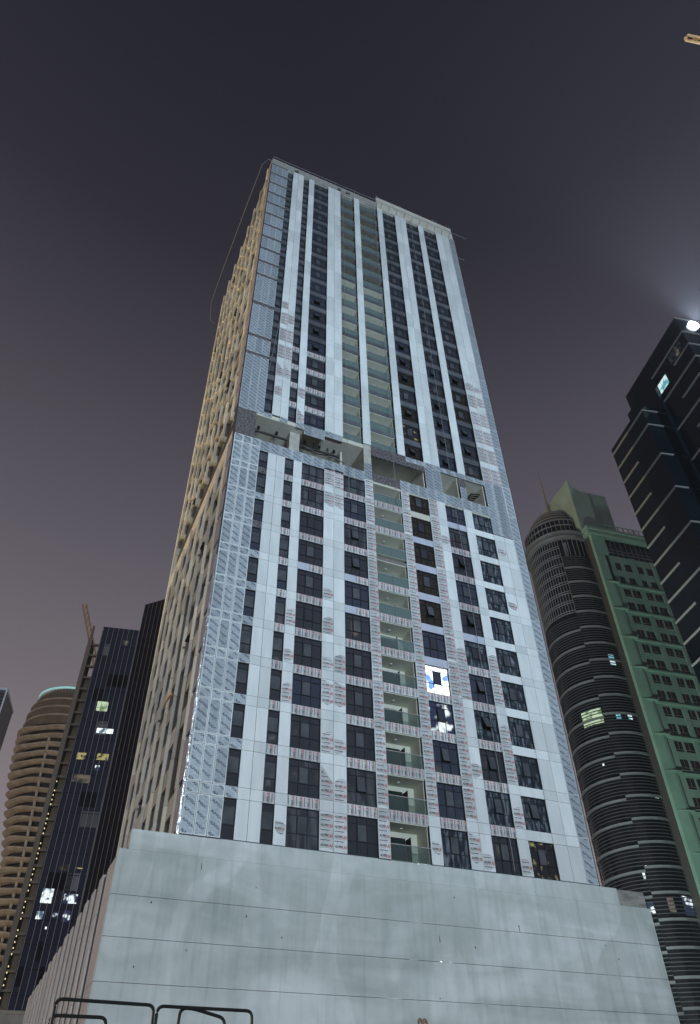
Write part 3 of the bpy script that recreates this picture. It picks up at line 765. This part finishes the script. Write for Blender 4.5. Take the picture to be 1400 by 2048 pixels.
while fz < 143:
    rr = rad(fz); n = 64; mb = MB(); ids = []
    for dz, dr in ((0, -1.8), (.15, -.4), (.9, .75), (1.4, .95), (1.55, .8), (1.55, -1.8)):
        b = len(mb.v); ids.append(b)
        for k in range(n):
            a = 2*math.pi*k/n; wv = .75*math.sin(3*a+fi*.12)+.5*math.sin(7*a-fi*.35)
            q = rr+dr+(wv if dr > -1 else 0)
            mb.v.append((q*math.cos(a), q*math.sin(a), fz+dz*(1.1+.25*math.sin(2*a+fi*.1))))
    for A, B in zip(ids, ids[1:]+ids[:1]):
        for k in range(n): l = (k+1) % n; mb.f.append((A+k, A+l, B+l, B+k)); mb.m.append(0)
    mb.build('balcony_band', 'beige', rtw)
    fz += 3.62; fi += 1
for a in (-112, -70):
    mb = MB(); z = 24
    c, s_ = math.cos(R(a)), math.sin(R(a))
    pts = [(c*(rad(z)-.7), s_*(rad(z)-.7), z) for z in range(24, 143, 8)]
    mb.tube(pts, .55, 6).build('column', 'concrete_pale', rtw)
mat('lit_rim', (.2, .6, .6), .5, emit=(.40, .80, .75), estr=.55)
mat('lit_red', (.6, .05, .08), .5, emit=(.9, .08, .15), estr=.9)
mat('lit_bulb', (1, .9, .6), .5, emit=(1, .78, .42), estr=1.1)
mb = MB().arc_wall(0, 0, 15.3, 15.7, 0, 2*math.pi, 160.0, 160.8, 64).build('lit_rim', 'lit_rim', rtw)
loft([(159, 15.0), (161, 13.0)]).build('crown_roof', 'beige_dark', rtw)
mb = MB()
for k in range(72):
    a = 2*math.pi*k/72; mb.box(15.6*math.cos(a)-.08, 15.6*math.cos(a)+.08, 15.6*math.sin(a)-.08, 15.6*math.sin(a)+.08, 155.2, 159.6)
stuff(mb.build('crown_fins', 'beige', rtw))
MB().tube([(.4, -14, 160.5), (.9, -14, 167)], .45, 6).build('mast_light', 'lit_red', rtw)
for z, a0 in ((92, -112), (79, -95), (66, -108)):
    MB().arc_wall(0, 0, rad(z)-2.3, rad(z)-2.0, R(a0), R(a0+22), z+1.6, z+3.2, 6).build('lit_window', 'lit_reflect_half', rtw)

# ------------------------------------------------------------------ concrete blade with steel frame, beside the glass tower
mat('blade', (.16, .145, .13), .7, col2=(.20, .18, .16), scale=.3)
mat('frame_steel', (.17, .15, .125), .6)
bl = thing('blade_tower', 'slim concrete blade with steel floor frames and a row of yellow bulbs', 'building', polar(163, 1.30), R(-10.8))
MB().box(-.5, .45, 0, 6, 0, 97.5).build('blade_wall', 'blade', bl)
MB().box(-.3, .1, 0, .4, 97.5, 101).tube([(0.0, 2, 97.5), (-.1, 2, 102)], .08, 5).build('blade_tip', 'blade', bl)
for i in range(26):
    z = 22+i*2.95
    MB().box(.46, 2.15, .3, 1.0, z, z+.45).build('floor_frame', 'frame_steel', bl)
MB().box(.9, 2.1, 1.5, 5, 20, 88).build('stair_core', 'beige_dark', bl)
mb = MB()
for i in range(44):
    if i % 11 in (4, 9): continue
    z = 21+i*.96; mb.box(.64, .77, .1, .26, z, z+.24)
stuff(mb.build('bulb_row', 'lit_bulb', bl))

# ------------------------------------------------------------------ dark glass tower on the left
mat('navy_glass', (.014, .020, .045), .12, col2=(.022, .030, .06), scale=.06, spec=.3)
mat('navy_dark', (.004, .006, .014), .12, spec=.2)
mat('mullion', (.34, .36, .42), .5, .1)
gt = thing('glass_tower', 'dark navy glass tower with fine vertical mullions and a few lit rooms', 'building', wrel(5.81, 159.9), R(-10.82))
ca, sa = math.cos(R(-36.47)), math.sin(R(-36.47))
MB().box(0, 8.5, 0, 26, 20.5, 99.4).build('low_shaft', 'navy_glass', gt)
L = 34
MB().prism([(8.52, 0), (8.52+L*ca, L*sa), (8.52+L*ca+10, L*sa+22), (8.52, 26)], 20.5, 107).build('tall_shaft', 'navy_dark', gt)
for i in range(8):
    x = .15+i*1.18; MB().box(x-.035, x+.035, -.12, -.01, 20.6, 99.6).build('mullion', 'mullion', gt)
for i in range(16):
    s_ = .15+i*1.25
    mb = MB().box(-.035, .035, -.12, -.01, 20.6, 107.2); mb.build('mullion', 'mullion', gt, (8.52+s_*ca, s_*sa, 0), R(-36.47))
for i in range(20):
    z = 24+i*3.9; MB().box(.2, 8.4, -.03, -.005, z, z+.12).build('transom', 'navy_dark', gt)
rr = random.Random(3)
for i in range(14):
    z = 25+rr.randrange(18)*3.9; x = .2+rr.randrange(5)*1.18
    MB().box(x+.05, x+rr.choice([1.1, 2.3, 3.4]), -.02, -.002, z+.3, z+3.4).build('blind', 'spandrel_grey' if i % 4 == 0 else 'navy_dark', gt)
LIT = [(2.81, 5.2, 77.6, 79.9, 'lit_green'), (4.0, 7.5, 72.5, 73.6, 'lit_white'), (1.2, 3.1, 66.3, 67.8, 'lit_yellow'), (5.3, 7.7, 66.5, 67.9, 'lit_yellow'),
       (5.4, 6.3, 64.2, 65.3, 'lit_reflect_half'), (1.3, 5.0, 61.4, 63.1, 'lit_brown'), (5.2, 6.6, 94.9, 96.2, 'lit_brown'), (2.9, 5.2, 44.3, 45.4, 'lit_gold'), (6.0, 7.4, 44.8, 45.0, 'lit_yellow'),
       (1.1, 3.1, 38.6, 41.1, 'lit_white'), (5.1, 7.6, 38.7, 40.3, 'lit_reflect_half'), (1.0, 2.2, 35.9, 37.2, 'lit_white'), (3.9, 4.9, 36.2, 37.2, 'lit_reflect_half'), (5.7, 7.0, 35.6, 37.5, 'lit_reflect_half'), (3.1, 3.4, 34.3, 34.7, 'lit_white')]
for x0, x1, z0, z1, m in LIT: MB().box(x0, x1, -.05, -.022, z0, z1).build('lit_window', m, gt)

# low wall / podium in front of it
lb = MB().box(-30, 9.0, 0, 6, 0, 20.4).box(-30, 9.1, -.2, 6, 20.4, 20.9).build('boundary_building', 'side_panel', None, wrel(0, 152))
tag(lb, 'low plain beige wall at the foot of the dark glass tower', 'building')

# sliver at the far left edge
mat('sliver_wall', (.10, .10, .105), .5)
sl = thing('louvred_block', 'grey louvred tower corner cut off by the left edge of the photo', 'building', polar(200, -3.75), R(-10))
MB().box(-14, 0, .3, 14, 0, 98.2).build('wall', 'sliver_wall', sl)
MB().box(-14, .2, 0, 14, 98.25, 98.9).box(-.25, .15, 0, .25, 0, 98.2).build('edge_trim', 'panel_white', sl)
for i in range(40): MB().box(-13.9, -.3, .1, .28, 60+i*.95, 60.35+i*.95).build('louvre', 'backing', sl)

# ------------------------------------------------------------------ right: round louvred tower with a green lit wing
mat('green_lit_wall', (.195, .295, .25), .6, col2=(.155, .24, .205), scale=.25, stretch=(1, 1, .4))  # green light falling on the wing is put into this wall colour
mat('green_lit_pale', (.215, .355, .285), .6, col2=(.175, .295, .24), scale=.25)  # pier and ledges carry the same green light in their colour
mat('louvre', (.048, .049, .057), .5, .1)
mat('band', (.135, .138, .15), .5, col2=(.11, .112, .122), scale=.6)
mat('black_glass', (.004, .004, .007), .12, spec=.4)
mat('bronze', (.16, .14, .115), .5)
gw = thing('louvred_round_tower', 'dark round tower of horizontal louvres with a green lit windowed wing and a spire', 'building', wrel(102.8, 93.6), R(-7.15))
CX, CY, CR = -2.2, 9.4, 7.7
seam = R(-90)      # the seam faces the camera direction, angle in the local frame
view = math.atan2(-(93.6+9.5), -(102.8-3))  # towards the camera
va = math.atan2(math.sin(view+R(7.15)), math.cos(view+R(7.15)))
A0, A1 = va-R(100), va+R(100)
MB().prism([(CX+(CR-.35)*math.cos(2*math.pi*k/48), CY+(CR-.35)*math.sin(2*math.pi*k/48)) for k in range(48)], 0, 109).build('glass_drum', 'black_glass', gw)
for i in range(29):
    zb = 1.5+i*3.9
    # right of the seam (seen from the street) the bands sit a little higher
    if zb+.55 < 103: MB().arc_wall(CX, CY, CR-.25, CR+.10, va, A1, zb+.55, zb+.95, 20).build('pale_band', 'band', gw)
    if zb < 86: MB().arc_wall(CX, CY, CR-.25, CR+.10, A0, va, zb, zb+.4, 20).build('pale_band', 'band', gw)
m1, m2 = MB(), MB()
for i in range(29):
    for j in range(1, 6):
        zb = 1.5+i*3.9+.5+j*.57
        if zb+.55 < 103 : m1.arc_wall(CX, CY, CR-.22, CR+.02, va+.004, A1, zb+.5, zb+.60, 20)
        if zb < 87: m2.arc_wall(CX, CY, CR-.22, CR+.02, A0, va-.004, zb, zb+.10, 20)
stuff(m1.build('louvres', 'louvre', gw)); stuff(m2.build('louvres', 'louvre', gw))
# curtain wall grid upper left
mb = MB()
for i in range(22):
    a = A0+(va-A0)*i/21
    c, s_ = math.cos(a), math.sin(a); mb.tube([(CX+(CR-.1)*c, CY+(CR-.1)*s_, 88), (CX+(CR-.1)*c, CY+(CR-.1)*s_, 108)], .085, 4)
for i in range(8):
    for e in (0, .55): mb.arc_wall(CX, CY, CR-.25, CR-.05, A0, va, 88.1+i*2.5+e, 88.22+i*2.5+e, 20)
for i in range(8):
    a = va+(A1-va)*i/12; c, s_ = math.cos(a), math.sin(a); mb.tube([(CX+(CR-.1)*c, CY+(CR-.1)*s_, 103.2), (CX+(CR-.1)*c, CY+(CR-.1)*s_, 108)], .09, 4)
mb.build('curtain_wall_grid', 'band', gw)
MB().arc_wall(CX, CY, CR-.4, CR+1.1, A0-.5, A1+.5, 109.1, 109.6, 40).arc_wall(CX, CY, CR-.4, CR+.55, A0-.5, A1+.5, 108.0, 108.75, 40).build('ring_cornice', 'band', gw)
MB().prism([(CX+(CR-.4)*math.cos(2*math.pi*k/40), CY+(CR-.4)*math.sin(2*math.pi*k/40)) for k in range(40)], 109.6, 114.2).build('lantern_drum', 'black_glass', gw)
mb = MB()
for k in range(44):
    a = 2*math.pi*k/44; c, s_ = math.cos(a), math.sin(a); mb.tube([(CX+(CR-.25)*c, CY+(CR-.25)*s_, 109.6), (CX+(CR-.25)*c, CY+(CR-.25)*s_, 114.3)], .09, 4)
for z in (110.6, 112.4, 114.1): mb.arc_wall(CX, CY, CR-.4, CR-.1, 0, 2*math.pi, z, z+.16, 44)
mb.build('lantern_mullions', 'band', gw)
for i, (z, r_) in enumerate([(114.6, 6.9), (115.9, 6.4), (117.2, 5.8), (118.5, 5.0), (119.7, 4.0)]):
    MB().prism([(CX+r_*math.cos(2*math.pi*k/36), CY+r_*math.sin(2*math.pi*k/36)) for k in range(36)], z, z+.34).build('dome_tier', 'band', gw)
    MB().prism([(CX+(r_-.95)*math.cos(2*math.pi*k/36), CY+(r_-.95)*math.sin(2*math.pi*k/36)) for k in range(36)], z-.96, z).build('dome_core', 'black_glass', gw)
MB().tube([(CX, CY, 120), (CX, CY, 121), (CX, CY, 123)], [1.1, .9, .45], 8).tube([(CX, CY, 123), (CX, CY, 140)], [.28, .06], 6).build('spire', 'bronze', gw)
# wing: wall with real window openings built bay by bay
FZ, FP = 94.3, 3.50
def wbox(name, m, *b):
    mb = MB()
    for q in b: mb.box(*q)
    return mb.build(name, m, gw)
bays = [(3.4, 9.4), (9.4, 14.95), (14.95, 20.5), (20.5, 26.05)]
wbox('wing_core', 'black_glass', (-.1, 30, .26, 16, 0, 107.9))
wbox('wall_strip', 'green_lit_wall', (3.42, 4.55, .12, .259, 0, 103.3))
for bi, (a, b) in enumerate(bays):
    if bi: wbox('pilaster', 'green_lit_wall', (a-.55, a+.60, -.12, .259, 0, 103.3))
    # two windows per bay and floor; bands between
    wa = [(a+1.2, a+2.95), (a+3.4, a+5.2)] if bi == 0 else [(a+.65, a+2.6), (a+3.0, a+4.95)]
    x0, x1 = (4.56, b-.56) if bi == 0 else (a+.61, b-.56)
    for f in range(27):
        zt = FZ-f*FP; zb = zt-2.05
        if zb < 20: break
        mb = MB().box(x0, x1, .14, .258, zt-FP, zb)
        mb.build('wall_band', 'green_lit_wall', gw)
        wbox('wall_strip', 'green_lit_wall', (wa[0][1], wa[1][0], .15, .258, zb, zt))
        if bi < 3:
            for (p, q) in wa:
                fr = MB().box(p+.02, q-.02, .20, .25, zb+.42, zb+.50).box((p+q)/2-.04, (p+q)/2+.04, .20, .25, zb+.51, zt).build('window', 'bronze', gw)
        if f % 2 == 0:
            wbox('ledge', 'green_lit_pale', (a-.5, b-.58, -.42, .11, zt+.35, zt+.72))
    wbox('wall_band', 'green_lit_wall', (x0, x1, .14, .258, FZ, 95.9), (x0, x1, .14, .258, 97.7, 99.4), (x0, x1, .14, .258, 101.5, 103.3))
    lw = [(a+1.0, a+2.6), (a+3.6, a+5.3)] if bi == 0 else [(a+.7, a+2.3), (a+3.2, a+4.9)]
    for z0, z1 in ((95.9, 97.7), (99.4, 101.5)):
        e = [x0]+[v for p in lw for v in p]+[x1]
        for k in range(0, 6, 2): 
            if e[k+1]-e[k] > .05: wbox('wall_strip', 'green_lit_wall', (e[k], e[k+1], .15, .258, z0, z1))
        for p, q in lw:
            mb = MB()
            for k in range(4): mb.box(p, q, .17, .25, z0+.15+k*(z1-z0)/4, z0+.27+k*(z1-z0)/4)
            mb.build('louvred_window', 'louvre', gw)
# the broad pier with scooped recesses
wbox('pier', 'green_lit_pale', (-.2, 2.0, -.55, .25, 0, 108.2))
mat('return_wall', (.05, .047, .045), .7)
wbox('pier_return', 'return_wall', (-.3, -.11, .26, 8, 0, 108.2))
for f in range(0, 27, 2):
    zt = FZ-f*FP
    if zt < 15: break
    mb = MB(); ztop = zt+.4; zbot = zt-2*FP+.75; n = 7
    for k in range(n):   # concave quarter between pier and wall
        a0_, a1_ = k*math.pi/2/n, (k+1)*math.pi/2/n
        p0 = (2.02+1.35*math.sin(a0_), -.5+1.0*(1-math.cos(a0_))); p1 = (2.02+1.35*math.sin(a1_), -.5+1.0*(1-math.cos(a1_)))
        mb.quad([(p0[0], p0[1], zbot), (p1[0], p1[1], zbot), (p1[0], p1[1], ztop), (p0[0], p0[1], ztop)])
    mb.build('scoop', 'green_lit_wall', gw)
    mb = MB().prism([(-.2, -.6), (2.0, -1.0), (3.3, -1.0), (3.3, .1), (2.05, -.5)], zt+.45, zt+.72).build('ledge', 'green_lit_pale', gw)
wbox('pier_head', 'green_lit_pale', (2.02, 3.4, -.4, .4, 103.3, 108.2))
# clerestory and cornice
mb = MB()
for i in range(17): mb.box(3.6+i*1.35, 3.72+i*1.35, .2, .44, 103.3, 107.9)
mb.box(3.4, 26, .22, .44, 104.3, 104.5).box(3.4, 26, .22, .44, 105.2, 105.32)
mb.build('clerestory_grid', 'band', gw)
wbox('cornice', 'green_lit_wall', (-1.5, 26, -1.6, 2, 109.2, 109.9), (-1.0, 26, -1.1, 2, 108.25, 109.15))
mb = MB()
for i in range(16): mb.box(3.2+i*1.4, 3.34+i*1.4, -1.2, -1.0, 109.9, 111.5)
mb.box(3.2, 25, -1.2, -1.05, 111.5, 111.65)
mb.build('roof_railing', 'green_lit_wall', gw)
mat('green_grey', (.23, .31, .275), .6, col2=(.20, .27, .24), scale=.25)
wbox('penthouse', 'green_grey', (3.6, 10.8, 3, 12, 109.95, 126.0))
mb = MB(); n = 8
prof2 = [(-1.6, 110), (3.4, 110), (3.4, 122.5)]+[(3.4-4.6*math.sin(k*math.pi/2/n)*1.0, 122.5+3.6*(1-math.cos(k*math.pi/2/n))) for k in range(1, n+1)]+[(-1.6, 126.0)]
mb.sheet(prof2, .2, 13); mb.build('stair_tower', 'green_grey', gw)
wbox('roof_hut', 'green_lit_wall', (14.5, 19, 4, 12, 109.95, 114.5))
mb = MB()
for k in range(5): mb.tube([(13+k*.4, 1.2, 109.9), (13+k*.4, 1.2, 114+random.uniform(-.8, 1))], .07, 4)
mb.build('aerials', 'dark_metal', gw)
# lit rooms in the louvred drum
def drum_lit(a0, a1, z0, z1, m):
    MB().arc_wall(CX, CY, CR-.33, CR-.28, va+a0, va+a1, z0, z1, 6).build('lit_window', m, gw)
drum_lit(-.58, -.03, 63.2, 66.3, 'lit_green'); drum_lit(.30, .42, 63.6, 65.0, 'lit_cyan'); drum_lit(.62, .74, 63.6, 64.8, 'lit_cyan')
drum_lit(.56, .72, 75.2, 77.6, 'lit_cyan'); drum_lit(-.15, -.02, 30.6, 32.2, 'lit_reflect_half'); drum_lit(.62, .92, 30.2, 33.0, 'lit_reflect_half'); drum_lit(.28, .42, 30.6, 32.8, 'lit_brown')
drum_lit(-.34, -.30, 55.2, 55.6, 'lit_white'); drum_lit(.72, .82, 48.8, 49.3, 'lit_white'); drum_lit(-.08, -.03, 35.6, 36.6, 'lit_white'); drum_lit(.02, .05, 37.2, 37.7, 'lit_white'); drum_lit(-.2, -.15, 24.0, 25.2, 'lit_white')

# ------------------------------------------------------------------ far right: dark tower with metal strips
mat('dark_wall', (.008, .013, .019), .16, col2=(.005, .008, .012), scale=.08, spec=.2)
mat('strip_metal', (.215, .21, .205), .5, .1)
dt = thing('strip_tower', 'black glass tower with pale metal strips stepping up the right edge', 'building', wrel(86.9, 67.5), R(-12.2))
def dbox(name, m, *b):
    mb = MB()
    for q in b: mb.box(*q)
    return mb.build(name, m, dt)
dbox('rear_volume', 'dark_wall', (0, 42, -11.5, 0, 0, 104.6))
dbox('middle_volume', 'dark_wall', (2.9, 42, -13.5, -4.5, 0, 110.6))
dbox('front_volume', 'dark_wall', (3.75, 46, -23.7, -5, 0, 115.8))
dbox('roof_trim', 'strip_metal', (3.70, 46, -23.78, -23.70, 115.6, 115.86))
def strip(x, y0, y1, z, wrap=0, name='metal_strip'):
    pts = []
    if wrap: pts.append((x+wrap, y0-.08, z))
    pts += [(x-.08, y0-.08, z), (x-.08, y1, z)]
    MB().tube(pts, .21, 6).build(name, 'strip_metal', dt)
for i, z in enumerate([103.1, 99.2, 95.4, 91.6, 87.6, 83.7, 79.8, 76.0, 72.2, 68.4, 64.5, 60.6, 56.8]):
    if i in (0, 1) or (i > 2 and i % 2 == 1): strip(0, -11.5, 0, z, 3.4 if i < 3 else 2.2)
    else: strip(0, -5.6, 0, z)
for i, z in enumerate([111.3, 107.7, 104.1, 100.3, 96.4, 92.6, 88.8, 85.0, 81.2]):
    if i == 0: strip(3.75, -23.7, -12.6, z, 20)
    elif i == 1: strip(3.75, -23.7, -19.0, z, 20)
    elif i % 2 == 0: strip(3.75, -23.7, -11.6, z, 20)
    else: strip(3.75, -22.8, -17.5, z)
for i in range(4):
    dbox('lit_window', 'lit_cyan', (3.70, 3.745, -16.3+i*.95, -15.45+i*.95, 106.2+.0*i, 108.6))
    dbox('dim_window', 'lit_brown' if i == 1 else 'glass_film', (3.70, 3.745, -22.2+i*.95, -21.35+i*.95, 108.4, 110.6))
# the lit ring lamp high on the front
mat('lamp_white', (1, 1, 1), .5, emit=(.86, .94, 1), estr=14)
n = 20
mb = MB(); mb.tube([(6.9+.72*math.cos(2*math.pi*k/n), -23.95, 114.0+.62*math.sin(2*math.pi*k/n)) for k in range(n)], .34, 6, closed=True)
mb.build('ring_lamp', 'lamp_white', dt)
dbox('lamp_box', 'dark_metal', (6.4, 7.4, -23.85, -23.71, 113.6, 114.4))
ld = bpy.data.lights.new('ring_lamp_light', 'SPOT'); ld.energy = 1.7e5; ld.color = (.70, .83, 1.0); ld.shadow_soft_size = .5; ld.spot_size = R(150); ld.spot_blend = .3
lo = bpy.data.objects.new('ring_lamp_light', ld); COL.objects.link(lo); lo.parent = dt; lo.location = (6.9, -24.6, 114.0); lo.rotation_euler = (R(-90), 0, 0)

# ------------------------------------------------------------------ cranes
mat('crane_orange', (.70, .47, .24), .6, col2=(.58, .36, .16), scale=1)
def lattice(mb, p, q, wd, n):
    p, q = Vector(p), Vector(q); d = (q-p).normalized(); a = d.cross(Vector((0, 0, 1)))
    if a.length < .1: a = Vector((1, 0, 0))
    a.normalize(); b = d.cross(a); cs = [a*wd+b*wd, a*wd-b*wd, -a*wd-b*wd, -a*wd+b*wd]
    for c in cs: mb.tube([p+c, q+c], wd*.34, 4)
    for i in range(n):
        u, v = p+(q-p)*(i/n), p+(q-p)*((i+1)/n)
        for k in range(4): mb.tube([u+cs[k], v+cs[(k+1) % 4]], wd*.2, 3)
c1 = thing('luffing_crane', 'orange crane jib rising behind the dark glass tower', 'crane', polar(230, 3.1))
mb = MB(); lattice(mb, (0, 0, 0), (0, 0, 118), .9, 24); mb.build('mast', 'crane_orange', c1)
mb = MB(); lattice(mb, (0, 0, 118), (-12.2, 2, 150.5), .65, 14); mb.build('jib', 'crane_orange', c1)
MB().box(-1.5, 1.5, -1.5, 1.5, 115, 118.5).build('cab', 'crane_orange', c1)
c2 = thing('tower_crane', 'yellow lit crane tip poking in at the top right corner', 'crane', wrel(100, -6))
mb = MB(); lattice(mb, (0, 0, 0), (0, 0, 98), 1.0, 20); mb.build('mast', 'crane_orange', c2)
TIP = Vector((60*math.sin(R(81.7))-100, 60*math.cos(R(81.7))+6, 1.6+60*math.tan(R(63.75))))
mb = MB(); lattice(mb, (0, 0, 98), TIP, .32, 22); mb.tube([TIP, TIP+Vector((-.4, .1, -.7))], .22, 6); mb.build('jib', 'crane_orange', c2)
MB().box(-1.5, 1.5, -1.5, 1.5, 95, 98.5).build('cab', 'crane_orange', c2)

# ------------------------------------------------------------------ foreground rails on a raised concrete deck
dk = MB().box(-11, 1, -36.6, -33.5, 0, 2.05).build('concrete_deck', 'concrete'); struct(dk)
mat('rail_black', (.03, .03, .032), .35, .6)
def hoop(pts, r=.09, n=5):
    """rounded polyline"""
    out = []; P = [Vector(p) for p in pts]
    for i, p in enumerate(P):
        if i in (0, len(P)-1): out.append(p); continue
        a = (P[i-1]-p).normalized(); b = (P[i+1]-p).normalized()
        for k in range(n+1):
            t = k/n; q0 = p+a*r*(1-t); q1 = p+b*r*t; out.append(q0*(1-t)+q1*t)
    return out
Y = -36.0
r1 = thing('tubular_railing', 'black tubular railing with rounded corners at the lower left, the left one', 'railing', (-7.6, Y, 2.05))
def tb(p, name, pts, par): MB().tube([Vector(q)-Vector(p) for q in hoop(pts)], .022, 8).build(name, 'rail_black', par)
tb((-7.6, Y, 2.05), 'rail_hoop', [(-8.27, Y, 2.05), (-8.28, Y, 3.275), (-6.98, Y, 3.255), (-6.97, Y, 2.05)], r1)
tb((-7.6, Y, 2.05), 'inner_hoop', [(-8.30, Y+.06, 2.05), (-8.30, Y+.06, 3.10), (-7.58, Y+.06, 3.10), (-7.57, Y+.06, 2.05)], r1)
r2_ = thing('tubular_railing', 'black tubular railing with a sloping inner bar, right of its twin', 'railing', (-6.3, Y, 2.05))
tb((-6.3, Y, 2.05), 'rail_hoop', [(-6.94, Y, 2.05), (-6.93, Y, 3.25), (-5.57, Y, 3.245), (-5.55, Y, 2.05)], r2_)
tb((-6.3, Y, 2.05), 'inner_hoop', [(-6.66, Y+.05, 2.05), (-6.60, Y+.05, 3.245), (-6.44, Y+.05, 3.25), (-5.95, Y+.05, 3.15), (-5.93, Y+.05, 2.05)], r2_)
mat('rope_brown', (.16, .10, .07), .8, col2=(.26, .17, .12), scale=20)
ps = thing('rope_post', 'short post topped by two brown rope loops at the bottom edge', 'post', (-2.81, Y, 2.05))
MB().prism([(.05*math.cos(a*.785), .05*math.sin(a*.785)) for a in range(8)], 0, 1.08).build('post', 'plank_wood', ps)
for s_ in (-1, 1):
    MB().tube([(s_*.045+.035*math.cos(2*math.pi*k/14), .01*s_, 1.12+.075*math.sin(2*math.pi*k/14)) for k in range(14)], .022, 8, closed=True).build('rope_loop', 'rope_brown', ps)

# ------------------------------------------------------------------ lamps that light the place (site floodlight, street lamps)
def flood(name, label, loc, target, power, color, size, blend, hgt_head=1.2, rad_=.8):
    x, y, z = loc
    t = thing(name, label, 'floodlight', (x, y, 0))
    MB().tube([(0, 0, 0), (0, 0, z-.8)], [.35, .2], 8).build('mast', 'dark_metal', t)
    d = (Vector(target)-Vector(loc)).normalized()
    hd = MB()
    for k in (-1, 0, 1): hd.box(k*1.3-.5, k*1.3+.5, -.25, .25, z-.75, z-.05)
    h = hd.build('lamp_head', 'dark_metal', t)
    ld = bpy.data.lights.new(name+'_light', 'SPOT'); ld.energy = power; ld.color = color; ld.spot_size = R(size); ld.spot_blend = blend; ld.shadow_soft_size = rad_
    lo = bpy.data.objects.new(name+'_light', ld); COL.objects.link(lo); lo.parent = t; lo.location = (d.x*1.2, d.y*1.2, z+d.z*1.2+.2)
    lo.rotation_euler = d.to_track_quat('-Z', 'Y').to_euler()
flood('site_floodlight', 'tall site floodlight mast behind the viewer, the left of two', (-14, -175, 9), (7, 0, 36), 4.7e5, (.86, .96, 1.0), 84, 1.0)
flood('site_floodlight', 'tall bluish site floodlight mast behind the viewer, the right of two', (22, -172, 9), (24, 0, 118), 7.0e5, (.56, .80, 1.0), 80, 1.0)
flood('street_floodlight', 'pale street light mast beside the side road, the nearer one', (-150, 60, 14), (0, 22, 60), 3.5e5, (1.0, .89, .72), 96, 1.0)
flood('street_floodlight', 'golden street light mast beside the side road, the second along', (-140, 84, 14), (0, 20, 122), 9.0e5, (1.0, .70, .28), 56, 1.0)
flood('street_floodlight', 'warm street light mast near the round beige tower', (-75, 185, 14), (-2, 282, 120), 1.25e5, (1.0, .77, .46), 90, 1.0)
flood('facade_floodlight', 'facade floodlight standing right of the podium', (41, 9, 4), (108, 42, 62), 1.6e5, (.80, 1.0, .92), 66, .5)
# blocks across the street behind the viewer: they show only as reflections in the tower windows
mat('block_wall', (.42, .38, .32), .8, col2=(.36, .33, .28), scale=.3)
mat('room_light', (.9, .9, .8), .5, emit=(.85, .95, 1), estr=9)
mat('room_warm', (.9, .8, .6), .5, emit=(1, .85, .55), estr=5)
rb = random.Random(8)
for bx, bw, bh, nm in ((40, 44, 150, 'first'), (92, 40, 120, 'second'), (146, 52, 160, 'third')):
    ob = thing('opposite_block', 'apartment block across the street behind the viewer, the %s one along' % nm, 'building', (bx, -150, 0), 0, 'blocks across the street')
    MB().box(0, bw, -18, 0, 0, bh).build('wall', 'block_wall', ob)
    for i in range(int(bw//4)-1):
        MB().box(2.2+i*4, 4.4+i*4, .01, .9, 4, bh-3).build('bay', 'block_wall', ob)
        for k in range(int(bh//3.4)-2):
            q = rb.random(); x = 4.55+i*4; z = 5+k*3.4
            m = 'room_light' if q < .09 else ('room_warm' if q < .16 else 'glass_dark')
            if q < .5: MB().box(x, x+(1.3 if q > .13 else .7), .01, .05, z, z+(1.6 if q > .13 else .7)).build('window', m, ob)

# ------------------------------------------------------------------ night haze over the city
hz = MB().box(-910, 910, -910, 910, -1, 172).build('haze', 'backing'); stuff(hz)
hm = bpy.data.materials.new('haze'); hm.use_nodes = True; n = hm.node_tree; n.nodes.clear()
o = n.nodes.new('ShaderNodeOutputMaterial'); v = n.nodes.new('ShaderNodeVolumePrincipled'); n.links.new(v.outputs[0], o.inputs['Volume'])
v.inputs['Color'].default_value = (.88, .92, 1, 1); v.inputs['Density'].default_value = .00017; v.inputs['Anisotropy'].default_value = .2
hz.data.materials.clear(); hz.data.materials.append(hm)
